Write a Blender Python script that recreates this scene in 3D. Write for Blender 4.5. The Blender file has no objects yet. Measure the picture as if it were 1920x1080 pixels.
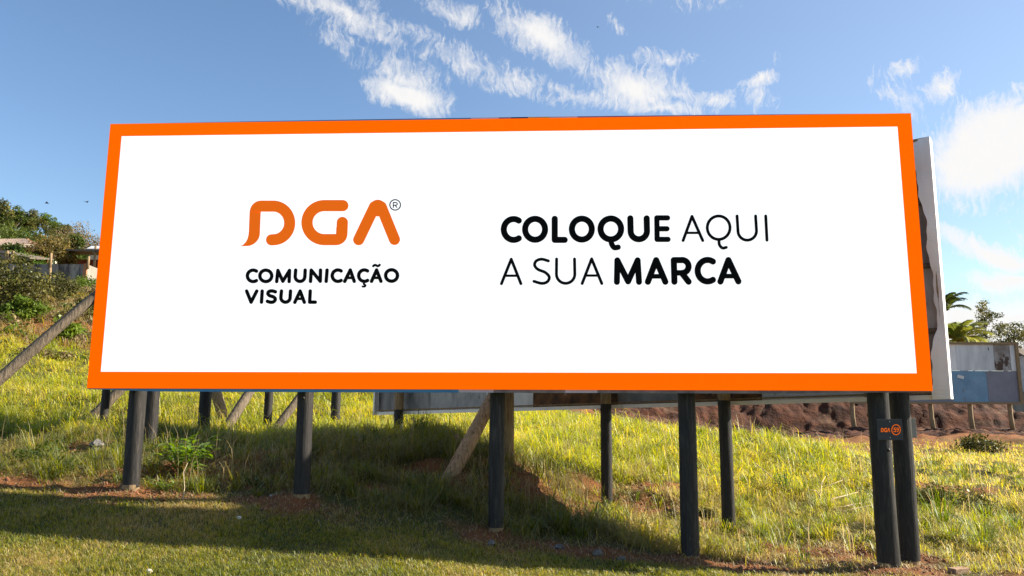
import bpy, math, random
import numpy as np
from mathutils import Vector, Matrix
rnd = random.Random(7)
RNG = np.random.default_rng(11)
S = bpy.context.scene
COL = S.collection
rad = math.radians

# ------------------------------------------------------------------ camera
F, PITCH, ROLL = 1466.0, 0.1571, 0.0045        # eye is the world origin, looking along +Y, slightly up
fw = Vector((0, math.cos(PITCH), math.sin(PITCH)))
r0 = Vector((1, 0, 0)); u0 = r0.cross(fw)
cr, sr = math.cos(ROLL), math.sin(ROLL)
rt = cr*r0 + sr*u0; up = -sr*r0 + cr*u0
cd = bpy.data.cameras.new('camera'); cam = bpy.data.objects.new('camera', cd); COL.objects.link(cam)
cam.matrix_world = Matrix(((rt.x, up.x, -fw.x, 0), (rt.y, up.y, -fw.y, 0), (rt.z, up.z, -fw.z, 0), (0, 0, 0, 1)))
cd.sensor_width = 36; cd.lens = F*36/1920; cd.clip_start = 0.05; cd.clip_end = 6000
S.camera = cam
S.render.resolution_x, S.render.resolution_y = 1024, 576

# ------------------------------------------------------------------ light
SUN_AZ, SUN_EL = 7.0, 31.0                    # azimuth from +X towards +Y
sv = Vector((math.cos(rad(SUN_EL))*math.cos(rad(SUN_AZ)), math.cos(rad(SUN_EL))*math.sin(rad(SUN_AZ)), math.sin(rad(SUN_EL))))
sd = bpy.data.lights.new('sun', 'SUN'); sd.energy = 5.0; sd.angle = rad(0.53); sd.color = (1, .91, .76)
sun = bpy.data.objects.new('sun', sd); COL.objects.link(sun)
sun.rotation_euler = sv.to_track_quat('Z', 'Y').to_euler()
S.view_settings.view_transform = 'Standard'; S.view_settings.look = 'None'
S.view_settings.gamma = 1.0; S.view_settings.use_curve_mapping = False
S.view_settings.exposure = 1.5
CLOUD = 0.345

def ray(px, py):                                # photograph pixel -> direction with y = 1
    d = (px-960)/F*rt + (540-py)/F*up + fw
    return d/d.y
def at(px, py, Y): return ray(px, py)*Y

def build_world():
    w = bpy.data.worlds.new('World'); S.world = w; w.use_nodes = True
    nt = w.node_tree; N = nt.nodes; L = nt.links; N.clear()
    def nd(t, **k):
        n = N.new(t)
        for a, b in k.items(): setattr(n, a, b)
        return n
    def math_(op, a, b=None, c=None, clamp=False):
        n = nd('ShaderNodeMath', operation=op, use_clamp=clamp)
        for i, v in enumerate((a, b, c)):
            if v is None: continue
            if hasattr(v, 'is_linked'): L.new(v, n.inputs[i])
            else: n.inputs[i].default_value = v
        return n.outputs[0]
    out = nd('ShaderNodeOutputWorld')
    sky = nd('ShaderNodeTexSky'); sky.sky_type = 'NISHITA'; sky.sun_disc = False
    sky.sun_elevation = rad(SUN_EL); sky.sun_rotation = rad(90-SUN_AZ)
    sky.air_density = 1.0; sky.dust_density = 0.3; sky.ozone_density = 2.2
    bg = nd('ShaderNodeBackground'); bg.inputs[1].default_value = 0.068
    hs = nd('ShaderNodeHueSaturation'); hs.inputs['Saturation'].default_value = 1.06; L.new(sky.outputs[0], hs.inputs['Color']); L.new(hs.outputs[0], bg.inputs[0])
    tc = nd('ShaderNodeTexCoord'); sep = nd('ShaderNodeSeparateXYZ'); L.new(tc.outputs['Generated'], sep.inputs[0])
    yy = math_('MAXIMUM', sep.outputs[1], 0.08)
    u = math_('DIVIDE', sep.outputs[0], yy); v = math_('DIVIDE', sep.outputs[2], yy)
    cb = nd('ShaderNodeCombineXYZ'); L.new(u, cb.inputs[0]); L.new(v, cb.inputs[1]); uv = cb.outputs[0]
    # large-scale warp so that the outlines are ragged
    nz = nd('ShaderNodeTexNoise'); nz.inputs['Scale'].default_value = 14; nz.inputs['Detail'].default_value = 6; nz.inputs['Roughness'].default_value = .6
    L.new(uv, nz.inputs[0])
    ws = nd('ShaderNodeVectorMath', operation='SUBTRACT'); L.new(nz.outputs['Color'], ws.inputs[0]); ws.inputs[1].default_value = (.5, .5, .5)
    wm = nd('ShaderNodeVectorMath', operation='SCALE'); L.new(ws.outputs[0], wm.inputs[0]); wm.inputs['Scale'].default_value = .06
    wa = nd('ShaderNodeVectorMath', operation='ADD'); L.new(uv, wa.inputs[0]); L.new(wm.outputs[0], wa.inputs[1]); wuv = wa.outputs[0]
    # clouds of the visible part of the sky: centre, half length, half width, slope (deg), density
    CL = [(640, 20, 150, 30, 24, .80), (700, 70, 120, 20, 24, .50), (650, 85, 110, 30, 40, .42), (760, 150, 75, 45, 18, .75), (765, 180, 85, 30, 14, 1.3), (800, 190, 50, 20, 5, .8), (870, 115, 110, 35, 20, .60),
          (960, 150, 130, 28, 25, .62), (850, 25, 80, 24, 22, .68), (1015, 72, 122, 40, 33, .98), (960, 35, 60, 20, 40, .5), (1148, 46, 34, 15, 35, .55),
          (1190, 160, 100, 50, 8, 1.0), (1250, 110, 70, 22, 10, .55), (1080, 182, 120, 20, 14, .6), (1230, 196, 150, 16, 3, .75), (1270, 175, 90, 20, 20, .7),
          (1340, 187, 50, 15, -3, .78), (1425, 152, 44, 14, -22, .9), (1425, 185, 50, 28, 40, .5), (1452, 105, 16, 22, 0, .32),
          (1640, 150, 22, 26, 20, .6), (1705, 135, 48, 20, -35, .55), (1765, 162, 50, 26, -62, .82), (1690, 190, 60, 26, 20, .62), (1730, 172, 60, 30, 0, .4),
          (1850, 285, 140, 92, -32, 1.5), (1905, 250, 90, 70, -30, 1.5), (1770, 300, 60, 55, 0, .9), (1900, 190, 44, 36, -60, .7), (1780, 225, 36, 26, -30, .6),
          (1800, 445, 90, 20, 22, .85), (1870, 480, 80, 26, 15, 1.2), (1880, 525, 80, 22, 5, 1.2), (1830, 605, 180, 42, 0, 1.35), (1900, 632, 190, 46, 0, 1.35),
          (2150, 420, 220, 90, -10, 1.2), (2400, 560, 320, 60, 0, 1.2), (2300, 200, 200, 60, -20, .8), (500, -60, 220, 50, 20, .7), (1100, -90, 260, 60, 20, .8), (1500, 640, 300, 40, 0, .8)]
    acc = None
    for (cx, cy, a, b, ang, dens) in CL:
        d = ray(cx, cy)
        mp = nd('ShaderNodeMapping'); mp.vector_type = 'TEXTURE'
        mp.inputs['Location'].default_value = (d.x, d.z, 0)
        mp.inputs['Rotation'].default_value = (0, 0, rad(-ang))
        mp.inputs['Scale'].default_value = (a/F*1.42, b/F*1.5, 1)
        L.new(wuv, mp.inputs['Vector'])
        ln = nd('ShaderNodeVectorMath', operation='LENGTH'); L.new(mp.outputs[0], ln.inputs[0])
        m = math_('SUBTRACT', 1.0, ln.outputs['Value'])
        m = math_('MULTIPLY', math_('MAXIMUM', m, 0.0), dens*1.0)
        acc = m if acc is None else math_('MAXIMUM', acc, m)
    acc = math_('MINIMUM', acc, .92)
    # fine fibres, stretched across the streaks
    mp = nd('ShaderNodeMapping'); mp.inputs['Rotation'].default_value = (0, 0, rad(25)); mp.inputs['Scale'].default_value = (170, 42, 1)
    L.new(wuv, mp.inputs[0])
    n2 = nd('ShaderNodeTexNoise'); n2.inputs['Scale'].default_value = 1; n2.inputs['Detail'].default_value = 8; n2.inputs['Roughness'].default_value = .62; n2.inputs['Distortion'].default_value = .25
    L.new(mp.outputs[0], n2.inputs[0])
    n3 = nd('ShaderNodeTexNoise'); n3.inputs['Scale'].default_value = 22; n3.inputs['Detail'].default_value = 9; n3.inputs['Roughness'].default_value = .6; L.new(uv, n3.inputs[0])
    fib = math_('SUBTRACT', n2.outputs[0], .5); big = math_('SUBTRACT', n3.outputs[0], .5)
    edge = math_('SUBTRACT', 1.15, acc)
    nsum = math_('MULTIPLY', math_('ADD', math_('MULTIPLY', fib, 1.7), math_('MULTIPLY', big, 1.3)), edge)
    pos = math_('MINIMUM', math_('MULTIPLY', acc, 5.0), 1.0)
    dsum = math_('ADD', acc, math_('MULTIPLY', nsum, pos))
    mr = nd('ShaderNodeMapRange', interpolation_type='SMOOTHSTEP'); L.new(dsum, mr.inputs['Value'])
    mr.inputs['From Min'].default_value = .02; mr.inputs['From Max'].default_value = 1.0
    front = math_('MULTIPLY', math_('SUBTRACT', sep.outputs[1], .1), 8, clamp=True)
    dn = math_('MULTIPLY', mr.outputs[0], front)
    # thin veil that whitens the sky towards the sun and the horizon
    dv = nd('ShaderNodeVectorMath', operation='DOT_PRODUCT'); L.new(tc.outputs['Generated'], dv.inputs[0]); dv.inputs[1].default_value = sv
    veil = nd('ShaderNodeMapRange'); L.new(dv.outputs['Value'], veil.inputs['Value'])
    veil.inputs['From Min'].default_value = .10; veil.inputs['From Max'].default_value = 1.0; veil.inputs['To Max'].default_value = .20
    dn2 = math_('MAXIMUM', dn, veil.outputs[0])
    cl = nd('ShaderNodeBackground'); cl.inputs[0].default_value = (1, .985, .97, 1); cl.inputs[1].default_value = CLOUD
    mx = nd('ShaderNodeMixShader'); L.new(dn2, mx.inputs[0]); L.new(bg.outputs[0], mx.inputs[1]); L.new(cl.outputs[0], mx.inputs[2])
    L.new(mx.outputs[0], out.inputs[0])
build_world()

# ------------------------------------------------------------------ helpers
def tag(o, label=None, cat=None, group=None, kind=None):
    if label: o['label'] = label
    if cat: o['category'] = cat
    if group: o['group'] = group
    if kind: o['kind'] = kind
    return o
def link(name, me, parent=None, loc=None):
    o = bpy.data.objects.new(name, me); COL.objects.link(o)
    if parent: o.parent = parent
    if loc is not None: o.location = loc
    return o
def thing(name, label, cat, loc=(0, 0, 0), rz=0, group=None):
    o = link(name, None, loc=loc); o.rotation_euler = (0, 0, rz); o.empty_display_size = .2
    return tag(o, label, cat, group)
def copy_tree(o, parent=None):
    c = o.copy(); COL.objects.link(c); c.parent = parent
    for ch in o.children: copy_tree(ch, c)
    return c

def vnoise(x, y, seed=0):
    xi = np.floor(x); yi = np.floor(y); fx = x-xi; fy = y-yi
    def h(a, b):
        s = np.sin(a*127.1+b*311.7+seed*74.7)*43758.5453
        return s-np.floor(s)
    fx = fx*fx*(3-2*fx); fy = fy*fy*(3-2*fy)
    return (h(xi, yi)*(1-fx)+h(xi+1, yi)*fx)*(1-fy)+(h(xi, yi+1)*(1-fx)+h(xi+1, yi+1)*fx)*fy
def fbm(x, y, o=4, seed=0):
    s = 0; a = .5; t = 0
    for i in range(o):
        s = s+a*vnoise(x*2**i, y*2**i, seed+i*3); t += a; a *= .5
    return s/t

def np_mesh(name, V, T, mat, parent=None, col=None, smooth=False):
    me = bpy.data.meshes.new(name)
    V = np.asarray(V, np.float32); T = np.asarray(T, np.int32); k = T.shape[1]
    me.vertices.add(len(V)); me.vertices.foreach_set('co', V.ravel())
    me.loops.add(T.size); me.loops.foreach_set('vertex_index', T.ravel())
    me.polygons.add(len(T)); me.polygons.foreach_set('loop_start', np.arange(0, T.size, k, dtype=np.int32))
    me.polygons.foreach_set('loop_total', np.full(len(T), k, np.int32))
    if smooth: me.polygons.foreach_set('use_smooth', np.ones(len(T), bool))
    me.update(calc_edges=True); me.validate()
    if col is not None:
        at_ = me.color_attributes.new('tint', 'FLOAT_COLOR', 'POINT')
        c4 = np.ones((len(V), 4), np.float32); c4[:, :3] = col; at_.data.foreach_set('color', c4.ravel())
    if mat: me.materials.append(mat)
    return link(name, me, parent)

class MB:                                       # collects polygons for one mesh
    def __init__(s): s.v = []; s.f = []; s.m = []
    def poly(s, pts, m=0):
        n = len(s.v); s.v += [tuple(p) for p in pts]; s.f.append(tuple(range(n, n+len(pts)))); s.m.append(m)
    def box(s, c, sx, sy, sz, rz=0, m=0, M=None):
        n = len(s.v); R = M or Matrix.Rotation(rz, 3, 'Z')
        for dz in (-.5, .5):
            for dx, dy in ((-.5, -.5), (.5, -.5), (.5, .5), (-.5, .5)):
                s.v.append(tuple(Vector(c)+R@Vector((dx*sx, dy*sy, dz*sz))))
        for f in ((3, 2, 1, 0), (4, 5, 6, 7), (0, 1, 5, 4), (1, 2, 6, 5), (2, 3, 7, 6), (3, 0, 4, 7)):
            s.f.append(tuple(n+i for i in f)); s.m.append(m)
    def beam(s, a, b, w, t, m=0):               # rectangular bar from a to b
        a = Vector(a); b = Vector(b); d = b-a; z = d.normalized()
        x = z.cross(Vector((0, 0, 1)));  x = Vector((1, 0, 0)) if x.length < .01 else x.normalized()
        y = z.cross(x); M = Matrix((x, y, z)).transposed()
        s.box((a+b)/2, w, t, d.length, M=M, m=m)
    def tube(s, pts, rs, seg=14, m=0, wob=0, seed=0, cap=True):
        r_ = random.Random(seed); pts = [Vector(p) for p in pts]; n0 = len(s.v)
        ph = [r_.uniform(0, 6.28) for _ in range(4)]
        for i, p in enumerate(pts):
            d = (pts[min(i+1, len(pts)-1)]-pts[max(i-1, 0)]).normalized()
            x = d.cross(Vector((0, 1, 0)));  x = Vector((1, 0, 0)) if x.length < .05 else x.normalized()
            y = d.cross(x)
            for k in range(seg):
                a = 2*math.pi*k/seg
                r = rs[i]*(1+wob*(math.sin(2*a+ph[0]+i*.35)*.5+math.sin(3*a+ph[1]-i*.5)*.4+math.sin(5*a+ph[2]+i*.9)*.25))
                s.v.append(tuple(p+x*math.cos(a)*r+y*math.sin(a)*r))
        for i in range(len(pts)-1):
            for k in range(seg):
                a = n0+i*seg+k; b = n0+i*seg+(k+1) % seg
                s.f.append((a, b, b+seg, a+seg)); s.m.append(m)
        if cap:
            s.f.append(tuple(n0+k for k in range(seg))[::-1]); s.m.append(m)
            e = n0+(len(pts)-1)*seg; s.f.append(tuple(e+k for k in range(seg))); s.m.append(m)
    def build(s, name, mats, parent=None, smooth=False, bevel=0, loc=None):
        me = bpy.data.meshes.new(name); me.from_pydata(s.v, [], s.f); me.update()
        mats = mats if isinstance(mats, (list, tuple)) else [mats]
        for q in mats: me.materials.append(q)
        me.polygons.foreach_set('material_index', s.m)
        if smooth: me.shade_smooth() if hasattr(me, 'shade_smooth') else me.polygons.foreach_set('use_smooth', [True]*len(s.f))
        o = link(name, me, parent, loc)
        if bevel:
            b = o.modifiers.new('bevel', 'BEVEL'); b.width = bevel; b.segments = 2
        return o

# ------------------------------------------------------------------ materials
def mat(name):
    m = bpy.data.materials.new(name); m.use_nodes = True
    nt = m.node_tree; p = nt.nodes['Principled BSDF']
    return m, nt, p
def noisy(name, c1, c2, scale=5, rough=.8, stretch=(1, 1, 1), bump=.2, c3=None, spec=.3, detail=8, lo=.35, hi=.65, dist=.02, thr3=(.55, .7), sc3=None):
    m, nt, p = mat(name); N = nt.nodes; L = nt.links
    tc = N.new('ShaderNodeTexCoord'); mp = N.new('ShaderNodeMapping'); mp.inputs['Scale'].default_value = stretch
    L.new(tc.outputs['Object'], mp.inputs[0])
    n = N.new('ShaderNodeTexNoise'); n.inputs['Scale'].default_value = scale; n.inputs['Detail'].default_value = detail; n.inputs['Roughness'].default_value = .65
    L.new(mp.outputs[0], n.inputs[0])
    r = N.new('ShaderNodeValToRGB'); r.color_ramp.elements[0].position = lo; r.color_ramp.elements[1].position = hi
    r.color_ramp.elements[0].color = (*c1, 1); r.color_ramp.elements[1].color = (*c2, 1)
    L.new(n.outputs[0], r.inputs[0]); col = r.outputs[0]
    if c3:
        n3 = N.new('ShaderNodeTexNoise'); n3.inputs['Scale'].default_value = sc3 or scale*.4; n3.inputs['Detail'].default_value = 10; n3.inputs['Roughness'].default_value = .7
        L.new(mp.outputs[0], n3.inputs[0])
        mr = N.new('ShaderNodeMapRange'); mr.inputs[1].default_value, mr.inputs[2].default_value = thr3; L.new(n3.outputs[0], mr.inputs[0])
        mx = N.new('ShaderNodeMix'); mx.data_type = 'RGBA'; L.new(mr.outputs[0], mx.inputs['Factor']); L.new(col, mx.inputs['A']); mx.inputs['B'].default_value = (*c3, 1)
        col = mx.outputs['Result']
    L.new(col, p.inputs['Base Color']); p.inputs['Roughness'].default_value = rough; p.inputs['Specular IOR Level'].default_value = spec
    if bump:
        b = N.new('ShaderNodeBump'); b.inputs['Strength'].default_value = bump; b.inputs['Distance'].default_value = dist
        L.new(n.outputs[0], b.inputs['Height']); L.new(b.outputs[0], p.inputs['Normal'])
    return m
def leafy(name, c1, c2, transl=.4, scale=1.2, tint=False, gloss=.12, rough=.45):
    m, nt, p = mat(name); N = nt.nodes; L = nt.links; N.remove(p)
    out = N['Material Output']
    if tint:
        a = N.new('ShaderNodeVertexColor'); a.layer_name = 'tint'; col = a.outputs[0]
    else:
        tc = N.new('ShaderNodeTexCoord'); n = N.new('ShaderNodeTexNoise'); n.inputs['Scale'].default_value = scale; n.inputs['Detail'].default_value = 5
        oi = N.new('ShaderNodeObjectInfo')
        ad = N.new('ShaderNodeVectorMath'); ad.operation = 'ADD'; L.new(tc.outputs['Object'], ad.inputs[0]); L.new(oi.outputs['Location'], ad.inputs[1]); L.new(ad.outputs[0], n.inputs[0])
        r = N.new('ShaderNodeValToRGB'); r.color_ramp.elements[0].position = .38; r.color_ramp.elements[1].position = .62
        r.color_ramp.elements[0].color = (*c1, 1); r.color_ramp.elements[1].color = (*c2, 1); L.new(n.outputs[0], r.inputs[0]); col = r.outputs[0]
    d = N.new('ShaderNodeBsdfDiffuse'); t = N.new('ShaderNodeBsdfTranslucent'); g = N.new('ShaderNodeBsdfGlossy'); g.inputs['Roughness'].default_value = rough
    g.inputs[0].default_value = (.8, .85, .7, 1)
    L.new(col, d.inputs[0])
    hs = N.new('ShaderNodeHueSaturation'); hs.inputs['Value'].default_value = 1.6; hs.inputs['Saturation'].default_value = 1.1; hs.inputs['Hue'].default_value = .492; L.new(col, hs.inputs['Color']); L.new(hs.outputs[0], t.inputs[0])
    m1 = N.new('ShaderNodeMixShader'); m1.inputs[0].default_value = transl; L.new(d.outputs[0], m1.inputs[1]); L.new(t.outputs[0], m1.inputs[2])
    fr = N.new('ShaderNodeFresnel'); fr.inputs[0].default_value = 1.35
    ml = N.new('ShaderNodeMath'); ml.operation = 'MULTIPLY'; L.new(fr.outputs[0], ml.inputs[0]); ml.inputs[1].default_value = gloss
    m2 = N.new('ShaderNodeMixShader'); L.new(ml.outputs[0], m2.inputs[0]); L.new(m1.outputs[0], m2.inputs[1]); L.new(g.outputs[0], m2.inputs[2])
    L.new(m2.outputs[0], out.inputs[0])
    return m
def added_glow(name, c, k):                       # print colour plus an even added glow; the board itself is unlit
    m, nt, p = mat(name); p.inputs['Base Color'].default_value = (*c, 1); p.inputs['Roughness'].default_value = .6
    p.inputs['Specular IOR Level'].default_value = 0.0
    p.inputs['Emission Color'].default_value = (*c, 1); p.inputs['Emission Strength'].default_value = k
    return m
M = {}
M['face_white'] = added_glow('face_white', (.86, .86, .86), .33)
M['face_orange'] = added_glow('face_orange', (.95, .122, .0006), .29)
M['logo'] = added_glow('logo_orange', (.74, .125, .008), .26)  # same added glow, carried by the number plate print too
M['ink'] = noisy('black_ink', (.004, .004, .004), (.006, .006, .006), 3, .6, bump=0, spec=.05)
M['black'] = noisy('black_paint', (.014, .013, .013), (.030, .027, .025), 9, .55, (5, 5, .5), .7, spec=.25, c3=(.075, .062, .052), thr3=(.52, .72), sc3=6, dist=.012)
M['raw'] = noisy('raw_wood', (.17, .11, .055), (.34, .24, .13), 9, .8, (6, 6, .6), .5)
M['brace'] = noisy('weathered_wood', (.07, .055, .04), (.20, .155, .11), 7, .85, (5, 5, .5), .9, c3=(.05, .04, .033), thr3=(.58, .68))
M['brace_red'] = noisy('brown_wood', (.24, .14, .075), (.48, .31, .18), 7, .8, (5, 5, .6), .7, c3=(.07, .04, .025), thr3=(.55, .66))
M['blue_edge'] = noisy('blue_vinyl', (.04, .20, .40), (.05, .25, .46), 3, .4, bump=0)
M['grey_edge'] = noisy('grey_sheet', (.10, .10, .11), (.22, .21, .21), 6, .5, bump=.1)
M['mauve'] = noisy('mauve_vinyl', (.16, .07, .13), (.25, .17, .24), 3, .5, bump=0)
M['pale'] = noisy('pale_vinyl', (.40, .41, .46), (.5, .5, .55), 3, .5, bump=0)
M['yellow'] = noisy('yellow_vinyl', (.42, .40, .05), (.5, .3, .1), 6, .5, bump=0)
M['navy'] = noisy('navy_vinyl', (.015, .015, .06), (.03, .02, .08), 6, .5, bump=0)
M['zinc'] = noisy('dull_zinc', (.26, .26, .26), (.44, .43, .42), 7, .55, (1, 1, .4), .3, c3=(.07, .06, .055), thr3=(.6, .66), sc3=9)
M['zinc_dark'] = noisy('stained_zinc', (.15, .15, .15), (.32, .31, .30), 6, .6, (1, 1, .4), .3, c3=(.30, .28, .26), thr3=(.62, .7), sc3=6)
M['zinc_white'] = noisy('whitewashed_zinc', (.60, .58, .55), (.78, .76, .73), 6, .6, (1, 1, .25), .2, c3=(.16, .14, .12), thr3=(.6, .64), sc3=11)
M['rust'] = noisy('rusty_sheet', (.05, .03, .018), (.22, .10, .035), 6, .8, (1, 1, 1), .6, c3=(.5, .45, .38), thr3=(.62, .66), sc3=4)
M['flap'] = noisy('white_flap', (.80, .77, .74), (.88, .86, .84), 6, .55, (1, 1, .2), .3, c3=(.34, .29, .26), thr3=(.66, .7), sc3=16, dist=.01)
M['metal'] = noisy('bolt_metal', (.35, .35, .35), (.5, .5, .5), 20, .35, bump=0); M['metal'].node_tree.nodes['Principled BSDF'].inputs['Metallic'].default_value = .8
M['plate'] = noisy('dark_plate', (.035, .035, .038), (.05, .05, .053), 5, .45, bump=0)
M['plate_back'] = noisy('bare_plate', (.26, .24, .21), (.34, .32, .28), 5, .4, bump=0)
M['stone'] = noisy('grey_stone', (.07, .066, .062), (.17, .16, .15), 30, .85, bump=.5, dist=.01)
M['brickm'] = noisy('brick_clay', (.22, .12, .07), (.40, .27, .17), 30, .9, bump=.5, dist=.005)
M['twig'] = noisy('dry_twig', (.28, .20, .12), (.50, .40, .27), 14, .8, bump=.2)
M['trunk'] = noisy('bark', (.08, .065, .05), (.22, .19, .15), 3, .9, (4, 4, .6), .5)
M['tile'] = noisy('clay_tile', (.50, .36, .25), (.66, .52, .40), 2, .8, (1, 6, 1), .3)
M['fascia'] = noisy('terracotta', (.36, .15, .07), (.45, .20, .10), 3, .8, bump=.1)
M['plaster'] = noisy('plaster', (.45, .40, .33), (.58, .53, .46), 1.5, .9, bump=.1)
M['wallc'] = noisy('stained_concrete', (.13, .125, .12), (.32, .29, .25), .9, .9, (1.6, 1.6, .35), .3, c3=(.035, .034, .034), thr3=(.46, .6), sc3=1.1)
M['wallw'] = noisy('pale_concrete', (.19, .165, .135), (.27, .24, .20), .8, .9, (1.6, 1.6, .4), .2, c3=(.12, .11, .10), thr3=(.56, .72), sc3=1.0)
M['shed'] = noisy('old_boards', (.09, .07, .055), (.20, .16, .12), 2, .9, (5, 5, .5), .3)
M['redwall'] = noisy('red_brick_wall', (.20, .05, .03), (.28, .08, .05), 3, .9, bump=.1)
M['roofmetal'] = noisy('sheet_roof', (.42, .42, .43), (.55, .55, .56), 2, .6, bump=.1)
M['panel_blue'] = noisy('faded_blue_board', (.13, .24, .34), (.19, .32, .42), 1.4, .7, (1, 1, 1), .1, c3=(.17, .15, .13), thr3=(.60, .63), sc3=4.5)
M['panel_grey'] = noisy('slate_board', (.18, .18, .205), (.22, .22, .25), 1.2, .7, bump=.05, c3=(.18, .17, .17), thr3=(.66, .7), sc3=5)
M['panel_peel'] = noisy('peeling_board', (.45, .46, .46), (.72, .72, .71), 1.3, .7, (1, 1, .3), .2, c3=(.10, .065, .045), thr3=(.60, .62), sc3=1.5)
M['panel_peelb'] = noisy('peeling_brown_board', (.13, .09, .065), (.40, .38, .36), 1.4, .7, (1, 1, .5), .2, c3=(.08, .05, .035), thr3=(.5, .54), sc3=1.8)
M['panel_white'] = noisy('white_board', (.68, .65, .62), (.78, .76, .73), 1.2, .7, bump=.1, c3=(.3, .17, .12), thr3=(.64, .68), sc3=3)
M['bird'] = noisy('dark_feathers', (.01, .01, .012), (.02, .02, .02), 5, .7, bump=0)
M['paper'] = noisy('paper_litter', (.6, .55, .48), (.75, .72, .68), 20, .8, bump=.3)

# ------------------------------------------------------------------ terrain heights
CP = np.array([
 (0,0,-1.6),(-7,0,-1.45),(7,0,-1.65),(0,-12,-1.6),(-30,-20,-1.2),(30,-20,-1.8),(0,4,-1.58),(5.5,4,-1.62),(-6,4,-1.34),(-15,3,-.9),(15,3,-1.6),
 (-7.5,7.5,-.92),(-4.4,7.5,-1.13),(-2,7.6,-1.27),(0,7.6,-1.48),(2,7.4,-1.60),(4,7.2,-1.62),(7,7,-1.62),
 (-4.2,8.75,-.93),(-2.3,8.65,-1.0),(-.17,8.6,-1.32),(1.86,8.45,-1.53),(3.88,8.35,-1.59),(4.45,9.1,-1.61),(2.8,10.4,-1.56),(1.36,11.5,-1.15),
 (-5.6,8.8,-.80),(-8,9,-.6),(-5.6,9.7,-.62),(-3.9,9.6,-.70),(-2.8,9.5,-.78),(-1.4,9.4,-.95),(-1.2,10.0,-.72),(-2.2,10.2,-.54),(.3,9.5,-1.18),(.9,9.6,-1.28),
 (-6,11,-.42),(-4,10.8,-.47),(-2.2,11,-.45),(-.9,10.8,-.48),(.1,10.9,-.78),(.7,11.6,-.86),(1.6,12.3,-.95),(-2,13.4,-.50),(-6,14,-.38),(-4.5,15,-.45),(-4,17.5,-.45),
 (0,13.5,-.52),(1.5,14,-.60),(3.3,12.6,-1.02),(3.4,14.5,-.75),(3.6,16.5,-.36),(1.5,17,-.42),(5.3,16.5,-.52),(7,17,-.92),(5,12,-1.35),(6.5,9.5,-1.58),(6,14,-1.10),(9,13,-1.32),(12,14,-1.35),
 (4.6,24,-.95),(9,21,-1.12),(14,28,-1.08),(20,40,-1.08),(27,42,-1.08),(36,44,-1.0),(12,40,-1.05),(3,30,-.3),
 (-1,20,-.12),(-3.5,22,.32),(-7,22,.62),(-11,22,.95),(-15,22,1.3),(-6,30,1.6),(-13,30,2.6),(-18,30,3.0),
 (-20,36,4.3),(-27,45,6.6),(-34,60,9.5),(-43,60,9.8),(-22,60,8.3),(-8,45,2.9),(-8,70,5),(5,60,1.2),(-38,68,11.2),(-50,70,12.2),
 (-70,110,21),(-101,150,31),(-96,165,29),(-80,165,25.5),(-60,170,18),(-125,160,40),(-30,180,9),(0,160,3),(30,120,0),(60,90,-1),(60,120,-1.5),(110,180,-2),(50,200,-2),(150,300,-3),(80,60,-2),(130,100,-3),(40,60,-.8),(60,30,-1.5),
 (-200,200,50),(-60,40,9),(-60,10,4),(-150,0,8),(-300,600,20),(0,600,0),(300,600,0),(600,0,-5),(-600,0,10),(0,-600,-5),(1800,1800,0),(-1800,1800,10),(0,2600,5),(2000,-2000,-5),(-2000,-2000,0)], float)
def warp(x, y):
    r = np.hypot(x, y)+1e-9; k = np.log1p(r/6)/r
    return x*k, y*k
def _fit():
    wx, wy = warp(CP[:, 0], CP[:, 1]); n = len(CP)
    d = np.hypot(wx[:, None]-wx, wy[:, None]-wy)
    A = np.zeros((n+3, n+3)); A[:n, :n] = d+np.eye(n)*-1e-3; A[:n, n] = 1; A[:n, n+1] = wx; A[:n, n+2] = wy; A[n:, :n] = A[:n, n:].T
    return wx, wy, np.linalg.solve(A, np.concatenate([CP[:, 2], [0, 0, 0]]))
_wx, _wy, _cf = _fit()
def base_h(x, y):
    x = np.asarray(x, float); y = np.asarray(y, float); sh = x.shape; x = x.ravel(); y = y.ravel(); o = np.empty(len(x))
    for s in range(0, len(x), 20000):
        a, b = warp(x[s:s+20000], y[s:s+20000])
        d = np.sqrt((a[:, None]-_wx)**2+(b[:, None]-_wy)**2+2e-3)
        o[s:s+20000] = d@_cf[:-3]+_cf[-3]+_cf[-2]*a+_cf[-1]*b
    return o.reshape(sh)
FEET = [(-4.2, 8.78), (-2.3, 8.68), (-.17, 8.56), (1.86, 8.45), (3.88, 8.38), (4.47, 9.12), (2.8, 10.4), (1.36, 11.5)]
def ground_h(x, y):
    x = np.asarray(x, float); y = np.asarray(y, float)
    r = np.hypot(x, y); h = base_h(x, y)
    bank = np.clip((y-8.3)/1.5, 0, 1)*np.clip((r)/3, 0, 1)
    h = h+(fbm(x*.9, y*.9, 3, 5)-.5)*.34*bank+(fbm(x*3, y*3, 3, 9)-.5)*(.03+.17*bank)+(fbm(x*17, y*17, 2, 2)-.5)*(.018+.02*bank)
    h = h+(fbm(x*.08, y*.08, 3, 4)-.5)*np.clip((r-25)/60, 0, 1)*3
    for fx, fy in FEET:                         # loose earth heaped round each foot
        h = h+.05*np.exp(-((x-fx)**2+(y-fy)**2)/.09)
    return h
def gz(x, y): return float(ground_h(np.array([x]), np.array([y]))[0])
def onG(px, py, dz=.0):                          # where a sight line meets the ground
    d = ray(px, py); Y = np.geomspace(6, 62, 160)
    for _ in range(2):
        k = np.nonzero(ground_h(d.x*Y, Y)+dz >= d.z*Y)[0]; i = int(k[0]) if len(k) else len(Y)-1
        Y = np.linspace(Y[max(i-1, 0)], Y[i], 24)
    return d*float(Y[12])
def blob(x, y, cx, cy, rx, ry, n):
    return np.clip(1.6-1.3*np.hypot((x-cx)/rx, (y-cy)/ry)+(n-.5)*1.8, 0, 1)
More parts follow.
